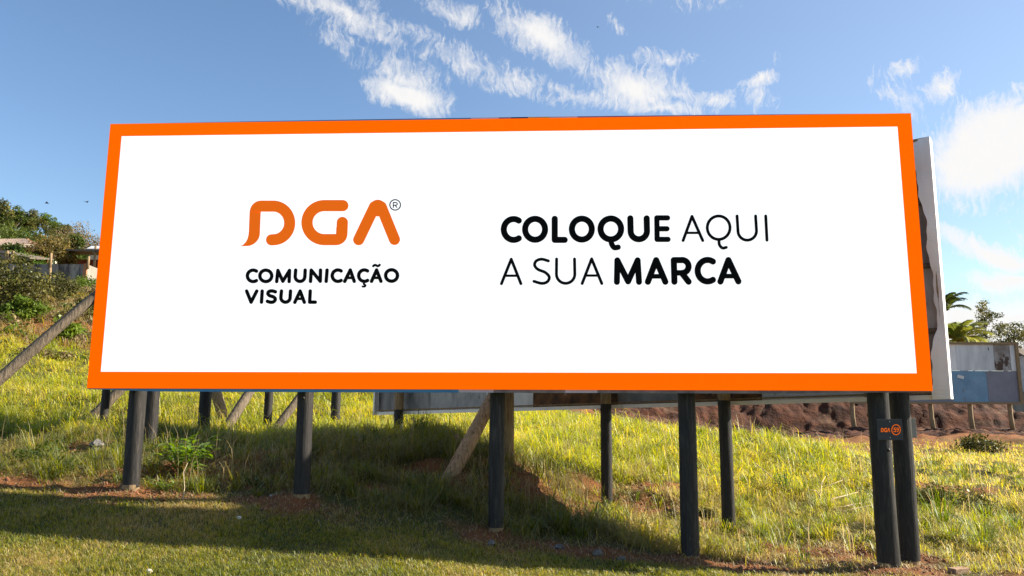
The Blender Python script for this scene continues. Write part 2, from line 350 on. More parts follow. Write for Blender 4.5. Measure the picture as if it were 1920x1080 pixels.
def soil_mask(x, y):
    n = fbm(x*3, y*3, 4, 21); n2 = fbm(x*.8, y*.8, 4, 31); m = np.zeros_like(x)
    for i, (fx, fy) in enumerate(FEET): m = np.maximum(m, blob(x, y, fx-.05, fy-.05, (.8, .6, .5, .45, .6, .4, .45, .5)[i], .33, n))
    for q in [(-5.6, 8.75, 1.3, .3), (.6, 8.42, .9, .25), (1.3, 8.35, .7, .22), (2.6, 8.4, .9, .3), (3.4, 8.7, 1.0, .4), (3.6, 9.3, .9, .4), (.35, 10.9, .55, .5), (.75, 10.0, .5, .3), (1.5, 10.9, .7, .4), (2.0, 11.6, .6, .4),
              (-1.5, 9.25, .5, .25), (-2.4, 9.35, .5, .3), (-1.1, 10.15, .35, .3), (-.75, 9.75, .42, .45), (-3.1, 9.35, .35, .3), (5.6, 8.3, .8, .3), (9, 24, 4, 4), (13, 30, 7, 6), (20, 38, 12, 7), (7.2, 13.2, .7, .6), (-18, 30, 6, 3.5), (-15, 27.5, 4, 2), (-21, 33, 6, 2.5)]:
        m = np.maximum(m, blob(x, y, *q, n))
    bank = np.clip((y-8.9)/.5, 0, 1)*np.clip((11.5-y)/1, 0, 1)*np.clip((3.4-x)/1, 0, 1)
    m = np.maximum(m, bank*np.clip((n2-.44)*6, 0, 1)*.95)
    far = np.clip((y-27)/6, 0, 1)
    return np.maximum(m, far*np.clip((fbm(x*.3, y*.3, 4, 71)-.45)*6, 0, 1)*.85)

def ground_material():
    m, nt, p = mat('ground_soil_and_turf'); N = nt.nodes; L = nt.links
    tc = N.new('ShaderNodeTexCoord'); a = N.new('ShaderNodeVertexColor'); a.layer_name = 'tint'; sp = N.new('ShaderNodeSeparateColor'); L.new(a.outputs[0], sp.inputs[0])
    def noise(s, d=8, r=.65):
        n = N.new('ShaderNodeTexNoise'); n.inputs['Scale'].default_value = s; n.inputs['Detail'].default_value = d; n.inputs['Roughness'].default_value = r; L.new(tc.outputs['Object'], n.inputs[0]); return n.outputs[0]
    def ramp(f, c1, c2, lo=.35, hi=.65):
        r = N.new('ShaderNodeValToRGB'); r.color_ramp.elements[0].position = lo; r.color_ramp.elements[1].position = hi
        r.color_ramp.elements[0].color = (*c1, 1); r.color_ramp.elements[1].color = (*c2, 1); L.new(f, r.inputs[0]); return r.outputs[0]
    def mixc(f, A, B):
        x = N.new('ShaderNodeMix'); x.data_type = 'RGBA'; L.new(f, x.inputs['Factor']); L.new(A, x.inputs['A']); L.new(B, x.inputs['B']); return x.outputs['Result']
    n1 = noise(9); n2 = noise(45, 6, .7); n3 = noise(1.3, 5)
    soil = ramp(n2, (.10, .036, .013), (.32, .125, .045)); soil = mixc(n1, soil, ramp(n3, (.20, .075, .028), (.24, .12, .055)))
    turf = mixc(n1, ramp(n2, (.045, .05, .012), (.14, .115, .04)), ramp(n3, (.05, .065, .012), (.12, .10, .035)))
    c = mixc(sp.outputs[0], turf, soil)
    L.new(c, p.inputs['Base Color']); p.inputs['Roughness'].default_value = .95; p.inputs['Specular IOR Level'].default_value = .15
    b = N.new('ShaderNodeBump'); b.inputs['Strength'].default_value = .9; b.inputs['Distance'].default_value = .04; L.new(n2, b.inputs['Height']); L.new(b.outputs[0], p.inputs['Normal'])
    return m
def build_ground():
    aa = np.concatenate([np.linspace(-180, -48, 40)[:-1], np.linspace(-48, 48, 620), np.linspace(48, 180, 40)[1:-1]])
    a = np.radians(aa)
    r = np.concatenate([[.4, 1.5, 3, 4.5], np.geomspace(5.6, 22, 330), np.geomspace(22, 260, 170)[1:], np.geomspace(260, 3500, 30)[1:]])
    A, Rr = np.meshgrid(a, r); x = (Rr*np.sin(A)); y = (Rr*np.cos(A))
    z = ground_h(x, y); s = soil_mask(x, y)
    n, k = A.shape; i = np.arange(n-1)[:, None]*k; j = np.arange(k)[None, :]; j2 = (j+1) % k
    T = np.stack([(i+j), (i+j2), (i+k+j2), (i+k+j)], -1).reshape(-1, 4)
    T = T[:, ::-1]
    o = np_mesh('ground', np.stack([x, y, z], -1).reshape(-1, 3), T, ground_material(), col=np.repeat(s.reshape(-1, 1), 3, 1), smooth=True)
    tag(o, kind='structure')
build_ground()

# ------------------------------------------------------------------ grass
M['grass'] = leafy('grass_blades', None, None, transl=.55, tint=True, gloss=.12, rough=.6)
PAL = {'green': (.070, .105, .008), 'dark': (.034, .056, .006), 'lime': (.20, .215, .018), 'yellow': (.35, .295, .045), 'straw': (.42, .31, .13), 'brown': (.17, .095, .035)}
def colours(n, weights, x, y, seed=0, spread=.55, tc=None):
    ks = list(weights); w = np.array([weights[k] for k in ks], float); w = w/w.sum()
    nz = fbm(x*.9+7, y*.9, 3, 40+seed)*1.3-.15; u_ = RNG.random(n) if tc is None else np.clip(tc*.6+RNG.random(n)*.4, 0, 1)
    t = np.clip(nz*spread+u_*(1-spread), 0, .9999)
    idx = np.searchsorted(np.cumsum(w), t); idx = np.clip(idx, 0, len(ks)-1)
    c = np.array([PAL[k] for k in ks])[idx]
    return c*(RNG.uniform(.7, 1.3, (n, 1)))
def blades(name, x, y, h, w, lean, col, z=None, curl=.5, az=None, fan=.9):
    n = len(x); z = ground_h(x, y)-.01 if z is None else z
    a = RNG.uniform(0, 2*np.pi, n) if az is None else az+RNG.normal(0, fan, n)
    b = a+np.pi/2+RNG.uniform(-.6, .6, n)
    dx, dy = np.cos(a)*lean*h, np.sin(a)*lean*h; sx, sy = np.cos(b)*w/2, np.sin(b)*w/2
    P = np.zeros((n, 5, 3), np.float32)
    P[:, 0] = np.stack([x-sx, y-sy, z], -1); P[:, 1] = np.stack([x+sx, y+sy, z], -1)
    mx, my, mz = x+dx*.32, y+dy*.32, z+h*.6
    P[:, 2] = np.stack([mx-sx*.85, my-sy*.85, mz], -1); P[:, 3] = np.stack([mx+sx*.85, my+sy*.85, mz], -1)
    P[:, 4] = np.stack([x+dx, y+dy, z+h*(1-lean*curl*.5)], -1)
    o = np.arange(n)[:, None]*5
    T = np.concatenate([o+[0, 1, 3], o+[0, 3, 2], o+[2, 3, 4]], 1).reshape(-1, 3)
    C = np.repeat(col[:, None, :], 5, 1); C[:, 0:2] *= .8
    ob = np_mesh(name, P.reshape(-1, 3), T, M['grass'], col=C.reshape(-1, 3))
    return ob
TUFT = {}
def scatter(n, ang, ys, per=1, spread=.05, power=1.0):       # tuft centres by bearing and distance, then blades round them
    m = max(1, n//per); t = np.radians(RNG.uniform(*ang, m)); yy = ys[0]+(ys[1]-ys[0])*RNG.random(m)**power
    x = yy*np.tan(t); y = yy
    ox = RNG.normal(0, spread, m*per); oy = RNG.normal(0, spread, m*per)
    TUFT['a'] = np.arctan2(oy, ox); TUFT['h'] = np.repeat(RNG.lognormal(-.05, .38, m), per); TUFT['c'] = np.repeat(RNG.random(m), per)
    return np.repeat(x, per)+ox, np.repeat(y, per)+oy
def thin(x, y, keep):
    k = RNG.random(len(x)) < keep; return k
BANK_X = 3.6
def build_grass():
    # mown lawn in front of the posts
    x, y = scatter(400000, (-40, 42), (6.0, 9.4), 5, .03)
    front = 8.95-.10*(x+4) ; s = soil_mask(x, y)
    k = (RNG.random(len(x)) < (1-s*.93))*(RNG.random(len(x)) < np.clip((front-y)/.35, 0, 1))
    k = (k > 0) & (RNG.random(len(x)) < np.clip((fbm(x*2.3, y*2.3, 3, 77)-.22)*4, .25, 1))
    x, y = x[k], y[k]; n = len(x); tc = TUFT['c'][k]
    col = colours(n, {'green': 3.0, 'dark': 1.0, 'lime': 2.2, 'yellow': 1.2, 'straw': 2.8, 'brown': 1.8}, x, y, 1, .45, tc)
    tag(blades('lawn_grass', x, y, RNG.uniform(.02, .055, n)*(1+fbm(x*1.5, y*1.5, 2, 8)*.5), RNG.uniform(.0025, .006, n), RNG.uniform(.3, 1.5, n), col), 'short mown patchy green and straw lawn in front of the billboard', 'grass', kind='stuff')
    # rough grass on the bank behind the posts
    x, y = scatter(285000, (-41, 43), (8.3, 12.6), 16, .06)
    front = 8.75-.10*(x+4); s = soil_mask(x, y); den = fbm(x*1.6, y*1.6, 3, 55)
    k = (RNG.random(len(x)) < (1-s*.92)) & (RNG.random(len(x)) < np.clip((y-front)/.5, 0, 1)) & (RNG.random(len(x)) < np.clip((den-.36)*5, .06, 1))
    x, y = x[k], y[k]; n = len(x); big = fbm(x*.8, y*.8, 3, 66); ta, th, tc = TUFT['a'][k], TUFT['h'][k], TUFT['c'][k]
    crest = np.exp(-((y-10.5)/.9)**2)*np.exp(-((x+1.6)/1.9)**2)
    h = RNG.uniform(.05, .19, n)*th*(.5+big)*(1+.75*crest)*(1-.35*np.clip((x-1.8)/1.5, 0, 1)*np.clip((11-y)/1, 0, 1))
    col = colours(n, {'dark': 1.5, 'green': 2.6, 'lime': 2.2, 'yellow': 1.2, 'straw': 2.0, 'brown': 3.2}, x, y, 2, .5, tc)
    rt_ = np.clip((x-.8)/1.5, 0, 1)[:, None]; alt = colours(n, {'green': .8, 'lime': 2.4, 'yellow': 3.2, 'straw': 3.2, 'brown': 1.6}, x, y, 3, .4, tc)
    col = np.where(RNG.random((n, 1)) < rt_, alt, col)
    col = col*np.where(x < 1.2, .66, .98)[:, None]*[1, 1.06, .9]  # shade put into the blade colour: left side of the bank darkened
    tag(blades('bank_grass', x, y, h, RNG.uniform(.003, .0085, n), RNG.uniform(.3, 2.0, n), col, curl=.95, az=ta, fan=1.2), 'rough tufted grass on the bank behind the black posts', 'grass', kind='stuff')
    # bright tall field behind
    x, y = scatter(365000, (-39, 44), (12, 31), 9, .10, 1.35)
    s = soil_mask(x, y); k = (RNG.random(len(x)) < (1-s*.9)) & (RNG.random(len(x)) < np.clip((fbm(x*.9, y*.9, 3, 15)-.28)*4-.5*np.clip((x/y-.40)/.08, 0, 1), .25, 1))
    x, y = x[k], y[k]; n = len(x); ta, th, tc = TUFT['a'][k], TUFT['h'][k], TUFT['c'][k]
    right = np.clip((x/y-.40)/.08, 0, 1)
    h = RNG.uniform(.08, .27, n)*th*(.7+.6*fbm(x*.5, y*.5, 3, 6))*(1-.4*right)
    col = colours(n, {'green': 1.0, 'lime': 4.2, 'yellow': 3.0, 'straw': 1.1}, x, y, 4, .4, tc)
    alt = colours(n, {'green': 1.6, 'lime': 2.0, 'yellow': 3.0, 'straw': 2.8, 'brown': 1.0}, x, y, 5, .4)
    col = np.where(RNG.random((n, 1)) < right[:, None], alt, col)
    col = col*1.45*[1, 1, .8]
    tag(blades('field_grass', x, y, h, (.002+.00042*y)*RNG.uniform(.7, 1.5, n), RNG.uniform(.3, 2.0, n), col, curl=.9, az=ta, fan=1.5), 'tall sunlit yellow green grass covering the field behind the billboard', 'grass', kind='stuff')
    # coarse growth on the hillside
    x, y = scatter(170000, (-42, -16), (26, 66), 10, .35, 1.1)
    s = soil_mask(x, y); k = (RNG.random(len(x)) < (1-s*.8)) & (RNG.random(len(x)) < np.clip((fbm(x*.35, y*.35, 4, 95)-.36)*5, .12, 1))
    x, y = x[k], y[k]; n = len(x)
    col = colours(n, {'dark': 1.4, 'green': 1.4, 'lime': 1.0, 'yellow': 1.4, 'straw': 3.6, 'brown': 3.2}, x*.4, y*.4, 6, .65)
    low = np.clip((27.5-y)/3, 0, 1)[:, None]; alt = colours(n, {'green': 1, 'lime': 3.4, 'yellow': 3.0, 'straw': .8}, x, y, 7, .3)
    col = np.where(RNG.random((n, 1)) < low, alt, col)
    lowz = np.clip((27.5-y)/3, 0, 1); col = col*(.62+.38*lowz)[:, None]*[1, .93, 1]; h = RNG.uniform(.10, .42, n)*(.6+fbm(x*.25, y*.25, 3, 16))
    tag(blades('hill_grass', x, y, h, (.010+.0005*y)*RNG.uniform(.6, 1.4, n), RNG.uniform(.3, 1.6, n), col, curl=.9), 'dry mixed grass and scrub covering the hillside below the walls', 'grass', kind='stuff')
    # big arching tussocks
    x, y = scatter(68000, (-40, 43), (8.9, 17), 70, .035, 1.2)
    s = soil_mask(x, y); k = (RNG.random(len(x)) < (1-s*.8)) & (TUFT['c'] > .12); x, y = x[k], y[k]; n = len(x); ta, th, tc = TUFT['a'][k], TUFT['h'][k], TUFT['c'][k]
    sun_ = ((x > 1.2) | (y > 12)).astype(float)  # sun and shade painted into the tussock colour: lighter on sunny ground
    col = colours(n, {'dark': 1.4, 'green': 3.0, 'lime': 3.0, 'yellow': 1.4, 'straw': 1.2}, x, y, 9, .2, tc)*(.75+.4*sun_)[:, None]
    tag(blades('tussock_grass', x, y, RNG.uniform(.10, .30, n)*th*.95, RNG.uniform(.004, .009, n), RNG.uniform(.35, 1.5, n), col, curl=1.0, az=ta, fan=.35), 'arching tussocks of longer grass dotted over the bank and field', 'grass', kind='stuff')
    # dead straw lying about, mostly on the bank and round the bare soil
    x, y = scatter(42000, (-39, 39), (8.2, 16), 4, .12, 1.3)
    s = soil_mask(x, y); k = RNG.random(len(x)) < .45+.4*(s > .2); x, y = x[k], y[k]; n = len(x)
    col = np.array([(.36, .27, .15), (.24, .16, .08), (.14, .085, .045), (.45, .38, .25)])[RNG.integers(0, 4, n)]*RNG.uniform(.7, 1.2, (n, 1))
    h = RNG.uniform(.02, .06, n); tag(blades('straw_litter', x, y, h, RNG.uniform(.003, .006, n), RNG.uniform(.04, .16, n)/h, col, curl=.3, z=ground_h(x, y)+.01), 'dead straw and dry stalks littering the bank and bare soil', 'straw', kind='stuff')
    # scattered thin seed stalks
    x, y = scatter(1500, (-38, 38), (9, 20), 3, .1, 1.2); n = len(x)
    tag(blades('seed_stalks', x, y, RNG.uniform(.3, .62, n), RNG.uniform(.004, .007, n), RNG.uniform(.1, .5, n), np.array([(.42, .33, .17)])*RNG.uniform(.6, 1.1, (n, 1)), curl=.5), 'thin dry seed stalks standing above the grass', 'grass', kind='stuff')
build_grass()

# ------------------------------------------------------------------ foliage builders
def leaves(n, lobes, size, squash=1.0, seed=0, hollow=.55, asp=.55):
    g = np.random.default_rng(seed); L_ = np.array(lobes, float); vol = L_[:, 3]**2; idx = g.choice(len(L_), n, p=vol/vol.sum())
    d = g.normal(size=(n, 3)); d /= np.linalg.norm(d, axis=1)[:, None]
    r = (hollow+(1-hollow)*g.random(n)**.6)*L_[idx, 3]*g.uniform(.75, 1.15, n)
    c = L_[idx, :3]+d*r[:, None]*[1, 1, squash]
    nn = d+g.normal(size=(n, 3))*.75; nn /= np.linalg.norm(nn, axis=1)[:, None]
    t = np.cross(nn, g.normal(size=(n, 3))); t /= np.linalg.norm(t, axis=1)[:, None]; b = np.cross(nn, t)
    s = (size*g.uniform(.6, 1.3, n))[:, None]
    V = np.stack([c-t*s*.5, c-b*s*asp*.5+nn*s*.06, c+t*s*.5, c+b*s*asp*.5+nn*s*.06], 1).reshape(-1, 3)
    T = np.arange(n*4).reshape(-1, 4); return V, T
def lobes_for(rx, rz, k, seed, lr=.38, zc=0):
    r_ = random.Random(seed); out = []
    for i in range(k):
        a = r_.uniform(0, 6.28); q = r_.uniform(.1, 1)**.6*(1-lr*.7); z = r_.uniform(-.8, .85)
        e = math.sqrt(max(0, 1-z*z))
        out.append((rx*q*e*math.cos(a), rx*q*e*math.sin(a), zc+rz*z*(1-lr*.5), rx*lr*r_.uniform(.6, 1.25)))
    return out
def tree(name, label, cat, pos, h, rx, rz, seed, mat_, k=14, n=1600, leaf=.35, lr=.36, group=None, trunk_r=None, squash=.8):
    t = thing(name, label, cat, pos, rnd.uniform(0, 6), group)
    lb = lobes_for(rx, rz, k, seed, lr, h-rz)
    V, T = leaves(n, lb, leaf, squash, seed); np_mesh('crown', V, T, mat_, t)
    mb = MB(); tr = trunk_r or h*.022; r_ = random.Random(seed)
    mb.tube([(0, 0, -.5), (r_.uniform(-.1, .1)*h*.2, 0, h*.35), (r_.uniform(-.1, .1)*h*.3, 0, h-rz*.6)], [tr*1.2, tr, tr*.5], 8, wob=.15, seed=seed)
    for q in lb[:min(k, 9)]:
        z0 = h*r_.uniform(.3, .6); mb.tube([(0, 0, z0), (q[0]*.45, q[1]*.45, (z0+q[2])/2+.1), (q[0], q[1], q[2])], [tr*.55, tr*.35, tr*.14], 6)
    mb.build('trunk', M['trunk'], t, True)
    return t
def bush(name, label, cat, pos, r, h, seed, mat_, n=900, leaf=.2, k=9, group=None, stems=True):
    t = thing(name, label, cat, pos, 0, group)
    lb = lobes_for(r, h*.5, k, seed, .42, h*.5)
    V, T = leaves(n, lb, leaf, .85, seed, hollow=.3); V[:, 2] = np.maximum(V[:, 2], -.1); np_mesh('foliage', V, T, mat_, t)
    mb = MB(); r_ = random.Random(seed)
    for q in lb[:6]: mb.tube([(q[0]*.1, q[1]*.1, -.2), (q[0]*.5, q[1]*.5, q[2]*.55), (q[0], q[1], q[2])], [.02*h, .014*h, .006*h], 5)
    mb.build('stem', M['trunk'], t, True)
    return t
F1 = leafy('forest_leaf', (.026, .045, .010), (.10, .125, .026), .3, .35)
F2 = leafy('olive_leaf', (.045, .048, .014), (.15, .14, .04), .3, .4)
F3 = leafy('bright_leaf', (.04, .075, .012), (.13, .18, .025), .35, .5)
F4 = leafy('bronze_leaf', (.07, .055, .015), (.17, .125, .035), .3, .8)
F5 = leafy('dry_leaf', (.12, .095, .045), (.26, .20, .10), .3, .8)
F6 = leafy('shrub_leaf', (.03, .06, .010), (.09, .15, .022), .35, .9)
F7 = leafy('weed_leaf', (.08, .15, .008), (.17, .27, .014), .5, 6)

# ------------------------------------------------------------------ lettering
def ell(cx, cy, rx, ry, a0, a1, n=28):          # degrees, clockwise on the page from the right
    return [(cx+rx*math.cos(rad(a0+(a1-a0)*i/n)), cy+ry*math.sin(rad(a0+(a1-a0)*i/n))) for i in range(n+1)]
def smooth(pts, n=7):
    out = []; P = [pts[0]]+list(pts)+[pts[-1]]
    for i in range(1, len(P)-2):
        for k in range(n):
            t = k/n; f = []
            for c in (0, 1):
                a, b, d, e = P[i-1][c], P[i][c], P[i+1][c], P[i+2][c]
                f.append(.5*(2*b+(d-a)*t+(2*a-5*b+4*d-e)*t*t+(3*b-a-3*d+e)*t**3))
            out.append(tuple(f))
    return out+[pts[-1]]
class Ink:                                       # flat round-ended strokes on a plane
    def __init__(s, to3, nrm, lift): s.to3 = to3; s.n = nrm; s.lift = lift; s.k = 0; s.mb = MB(); s.rec = []
    def _p(s, pts): s.mb.poly([s.to3(*p)+s.n*(s.lift+s.k*.00012) for p in pts])
    def fill(s, pts): s.k += 1; s.rec.append((len(s.mb.f), pts, 0)); s._p(pts)
    def parts(s, name, m, parent):               # one object per letter: strokes that touch belong together
        rec = s.rec; n = len(rec); g = list(range(n)); ends = [r[0] for r in rec[1:]]+[len(s.mb.f)]
        D = []
        for _, pts, w in rec:
            q = []
            for a, b in zip(pts, pts[1:]+pts[:1] if w == 0 else pts[1:]): q += [(a[0]+(b[0]-a[0])*t/6, a[1]+(b[1]-a[1])*t/6) for t in range(7)]
            D.append(np.array(q))
        for i in range(n):
            for j in range(i):
                d = np.sqrt(((D[i][:, None]-D[j][None])**2).sum(-1)).min()
                if d < (rec[i][2]+rec[j][2])/2:
                    a, b = g[i], g[j]; g = [b if q == a else q for q in g]
        for c in sorted(set(g)):
            mb = MB()
            for i in range(n):
                if g[i] == c:
                    for f in s.mb.f[rec[i][0]:ends[i]]: mb.poly([s.mb.v[q] for q in f])
            mb.build(name, m, parent)
    def disc(s, c, r): s.fill([(c[0]+r*math.cos(i*math.pi/12), c[1]+r*math.sin(i*math.pi/12)) for i in range(24)])
    def curve(s, pts, w, caps=True):
        s.k += 1; s.rec.append((len(s.mb.f), list(pts), w)); Lf = []; Rt = []; r = w/2
        for i, p in enumerate(pts):
            a = pts[max(i-1, 0)]; b = pts[min(i+1, len(pts)-1)]
            if math.dist(pts[0], pts[-1]) < 1e-3 and i in (0, len(pts)-1): a, b = pts[-2], pts[1]
            dx, dy = b[0]-a[0], b[1]-a[1]; l = math.hypot(dx, dy); nx, ny = -dy/l*r, dx/l*r
            Lf.append((p[0]+nx, p[1]+ny)); Rt.append((p[0]-nx, p[1]-ny))
        for i in range(len(pts)-1): s._p([Lf[i], Lf[i+1], Rt[i+1], Rt[i]])
        if caps: s.disc(pts[0], r*.999); s.disc(pts[-1], r*.999)
    def lines(s, pts, w):
        for a, b in zip(pts, pts[1:]): s.curve([a, b], w)
def U(x0, x1, yt, yb, x0b=None, x1b=None):
    x0b = x0 if x0b is None else x0b; x1b = x1 if x1b is None else x1b
    cx = (x0b+x1b)/2; rx = (x1b-x0b)/2
    return [(x0, yt), ((x0+x0b)/2, (yt+yb-rx)/2), (x0b, yb-rx)]+[(cx-rx*math.cos(rad(a)), yb-rx+rx*math.sin(rad(a))) for a in range(12, 180, 12)]+[(x1b, yb-rx), ((x1+x1b)/2, (yt+yb-rx)/2), (x1, yt)]
def Cc(cx, cy, rx, ry, a=52): return ell(cx, cy, rx, ry, -a, -360+a, 30)
def logo(k):
    k.curve([(206, 380), (213, 205)]+ell(262, 208, 48, 48, 184, 270, 8)+[(362, 160)]+ell(360, 296, 132, 136, -88, 90, 26)+[(345, 433)], 90, True)
    k.fill([(251, 370), (250, 396), (240, 426), (222, 450), (196, 470), (165, 482), (94, 485), (116, 472), (136, 452), (150, 427), (158, 398), (161, 370)])
    k.curve([(922, 156), (775, 156)]+ell(772, 293.5, 140, 137.5, -90, -270, 26)+[(772, 431), (866, 431)]+ell(866, 384, 48, 47, 84, 6, 6)+[(918, 292)], 91)
    k.fill([(840, 385.5), (867, 385.5), (869, 330), (890, 330), (890, 410), (840, 410)])
    k.curve([(1050, 432), (1178, 165)], 90); k.curve([(1340, 430), (1232, 165)], 90); k.disc((1205, 176), 68)

# ------------------------------------------------------------------ main billboard
C1 = Vector((-.1335, 8.386, .234)); TH1 = -.0483; H1 = 3.017
ax1 = Vector((math.cos(TH1), math.sin(TH1), 0)); n1 = Vector((ax1.y, -ax1.x, 0))     # n1 faces the camera
def on1(px, py):
    d = ray(px, py); t = C1.dot(n1)/d.dot(n1); return d*t
def ground_post(parent, foot, top, r, paint_top=None, seed=0, mats=None, name='post', footraw=True, seg=20):
    """round timber post; black coat between a bare foot and (optionally) a bare top"""
    mb = MB(); a = Vector(foot)-Vector((0, 0, .5)); b = Vector(top); n = 26; r_ = random.Random(seed)
    zf = foot[2]+.02; fr_ = [(zf-a.z)/(b.z-a.z)+q for q in (-.004, .004)]
    if paint_top is not None: fr_ += [(paint_top-a.z)/(b.z-a.z)+q for q in (-.003, .003)]
    zs = sorted([i/(n-1) for i in range(n)]+fr_); n = len(zs); bend = r_.uniform(-.012, .012)
    pts = [a.lerp(b, t)+Vector((bend*math.sin(t*3.1), .006*math.sin(t*7+seed), 0)) for t in zs]
    rs = [r*(1.07-.1*t+.015*math.sin(t*13+seed)) for t in zs]; pz = None
    mb.tube(pts, rs, seg, wob=.045, seed=seed)
    for i, f in enumerate(mb.f):
        z = sum(mb.v[j][2] for j in f)/len(f)
        mb.m[i] = 1 if (footraw and z < zf) or (paint_top is not None and z > paint_top) else 0
    # a few knots
    for q in range(3):
        t = r_.uniform(.3, .9); ang = r_.uniform(-2.6, -.2); c = a.lerp(b, t)+Vector((math.cos(ang)*r*.93, math.sin(ang)*r*.93, 0))
        mb.tube([c, c+Vector((math.cos(ang)*.018, math.sin(ang)*.018, .004))], [.022, .012], 8, m=0)
    return mb.build(name, mats or [M['black'], M['raw']], parent, True)
def pole(parent, a, b, r, mat_, seed=0, name='brace'):
    mb = MB(); a = Vector(a); b = Vector(b); n = 12; r_ = random.Random(seed); dd = (a-b).normalized()
    for _ in range(60):
        if a.z < gz(a.x, a.y)-.12: break
        a = a+dd*.05
    mb.tube([a.lerp(b, i/(n-1))+Vector((0, 0, .01*math.sin(i*.9+seed))) for i in range(n)], [r*(1.08-.16*i/(n-1)+.02*math.sin(i*2.1+seed)) for i in range(n)], 14, wob=.06, seed=seed)
    return mb.build(name, mat_, parent, True)

def main_board():
    t = thing('billboard', 'large white billboard with orange border, orange emblem and black lettering on black posts', 'billboard')
    O = [on1(*p) for p in ((208, 233), (1707, 213), (1748, 733), (164, 728))]
    I = [on1(*p) for p in ((229, 256), (1682, 238), (1718, 700), (190, 697))]
    e = n1*.012
    mb = MB()                                    # border ring with its own thickness
    for i in range(4):
        j = (i+1) % 4
        mb.poly([O[i]+e, O[j]+e, I[j]+e, I[i]+e][::-1]); mb.poly([O[i], O[j], O[j]+e, O[i]+e])
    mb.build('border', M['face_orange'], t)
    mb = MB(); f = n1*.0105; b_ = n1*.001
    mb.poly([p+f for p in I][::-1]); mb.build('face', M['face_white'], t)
    # thick old panels behind the face; their coloured edges peep out above and below
    zb = C1.z; strips = [(164, 860, M['blue_edge']), (860, 925, M['pale']), (925, 1060, M['grey_edge']), (1060, 1120, M['pale']), (1120, 1747, M['grey_edge'])]
    tops = [(208, 883, M['blue_edge']), (883, 935, M['pale']), (935, 958, M['mauve']), (958, 990, M['navy']), (990, 1030, M['yellow']), (1030, 1083, M['pale']), (1083, 1707, M['mauve'])]
    D = .07
    def bulge_top(px): u = (px-208)/1499; return .002+.020*math.sin(math.pi*min(1, max(0, u)))**.8
    def bulge_bot(px): u = (px-164)/1584; return .008+.024*min(1, u*12)*min(1, (1.02-u)*5)
    def strip(name, a, b, m, top):
        mb = MB(); n = max(2, int((b-a)/60)+1)
        yl = (lambda x: 233-20*(x-208)/1499) if top else (lambda x: 728+5*(x-164)/1584)
        for i in range(n):
            x0 = a+(b-a)*i/n; x1 = a+(b-a)*(i+1)/n; q = []
            for x in (x0, x1):
                p = on1(x, yl(x)); dz = bulge_top(x) if top else -bulge_bot(x); q.append((p, p+Vector((0, 0, dz))))
            bk = -n1*D; s = -n1*.003
            inner = Vector((0, 0, -.06 if top else .06))
            A0, A1 = q[0][0]+inner+s, q[0][1]+s; B0, B1 = q[1][0]+inner+s, q[1][1]+s
            mb.poly([A0, B0, B1, A1]); mb.poly([A1, B1, B1+bk, A1+bk])
        mb.build(name, m, t)
    for a, b, m in strips: strip('lower_edge', a, b, m, False)
    for a, b, m in tops: strip('upper_edge', a, b, m, True)
    # carcass: back sheets, side returns and timber rails
    mb = MB(); mid = C1-n1*.045
    mb.box(mid+Vector((0, 0, H1/2)), 8.94, .06, H1-.05, TH1); mb.build('back_panel', M['zinc'], t)
    for k, z in enumerate((.12, 1.0, 2.0, 2.88)):
        r = MB(); r.box(C1-n1*.11+Vector((0, 0, z)), 8.9, .05, .10, TH1); r.build('rail', M['brace'], t)
    for k, (x, y, px) in enumerate(((245, 930, 0), (565, 945, 1), (930, 1008, 2), (1295, 1055, 3), (1668, 1066, 4))):
        d = ray(x, y); c = C1-n1*.235; s = c.dot(n1)/d.dot(n1); p = d*s
        foot = Vector((p.x, p.y, gz(p.x, p.y)))
        ground_post(t, foot, (p.x, p.y, C1.z+2.6), (.088, .084, .080, .090, .106)[k], seed=k+3)
    # lettering
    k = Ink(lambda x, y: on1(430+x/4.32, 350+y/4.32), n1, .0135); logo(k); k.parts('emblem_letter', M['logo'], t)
    k = Ink(lambda x, y: on1(430+x/4.32, 350+y/4.32), n1, .0135)
    k.curve(ell(1345, 150, 43, 42, 0, 360, 36), 9, False); k.lines([(1330, 171), (1330, 131), (1350, 131)], 8); k.curve(ell(1351, 142, 11, 11, -90, 90, 10), 8); k.lines([(1351, 153), (1330, 153)], 8); k.lines([(1345, 153), (1359, 171)], 8)
    k.mb.build('registered_mark', M['ink'], t)
    k = Ink(lambda x, y: on1(430+x/4.32, 350+y/4.32), n1, .0135); w = 29
    k.curve(Cc(197, 724, 47, 46, 56), w); k.curve(ell(299, 724, 48, 46, 0, 360, 40), w, False); k.lines([(387, 770), (397, 680), (437, 768), (491, 680), (488, 770)], w)
    k.curve(U(541, 618, 678, 769, 537, 615), w); k.lines([(661, 769), (667, 678), (740, 768), (742, 678)], w); k.lines([(795, 678), (788, 769)], w)
    k.curve(Cc(883, 723, 46, 46, 56), w); k.lines([(938, 769), (983, 677), (1015, 769)], w); k.lines([(957, 741), (1000, 741)], 22)
    k.curve(Cc(1097, 723, 46, 46, 56), w); k.curve(smooth([(1098, 778), (1092, 792), (1106, 800), (1100, 811), (1082, 811)]), 16)
    k.lines([(1155, 769), (1196, 677), (1231, 769)], w); k.lines([(1173, 741), (1214, 741)], 22); k.curve(smooth([(1169, 646), (1184, 637), (1206, 646), (1221, 636)]), 20)
    k.curve(ell(1317, 722, 48, 46, 0, 360, 40), w, False)
    k.parts('letter', M['ink'], t)
    k = Ink(lambda x, y: on1(430+x/4.32, 350+y/4.32), n1, .0135)
    k.lines([(144, 847), (180, 937), (226, 847)], w); k.lines([(270, 847), (264, 937)], w)
    k.curve(smooth([(377, 853), (350, 846), (325, 851), (316, 868), (330, 884), (362, 895), (376, 912), (365, 932), (340, 938), (312, 930)]), w)
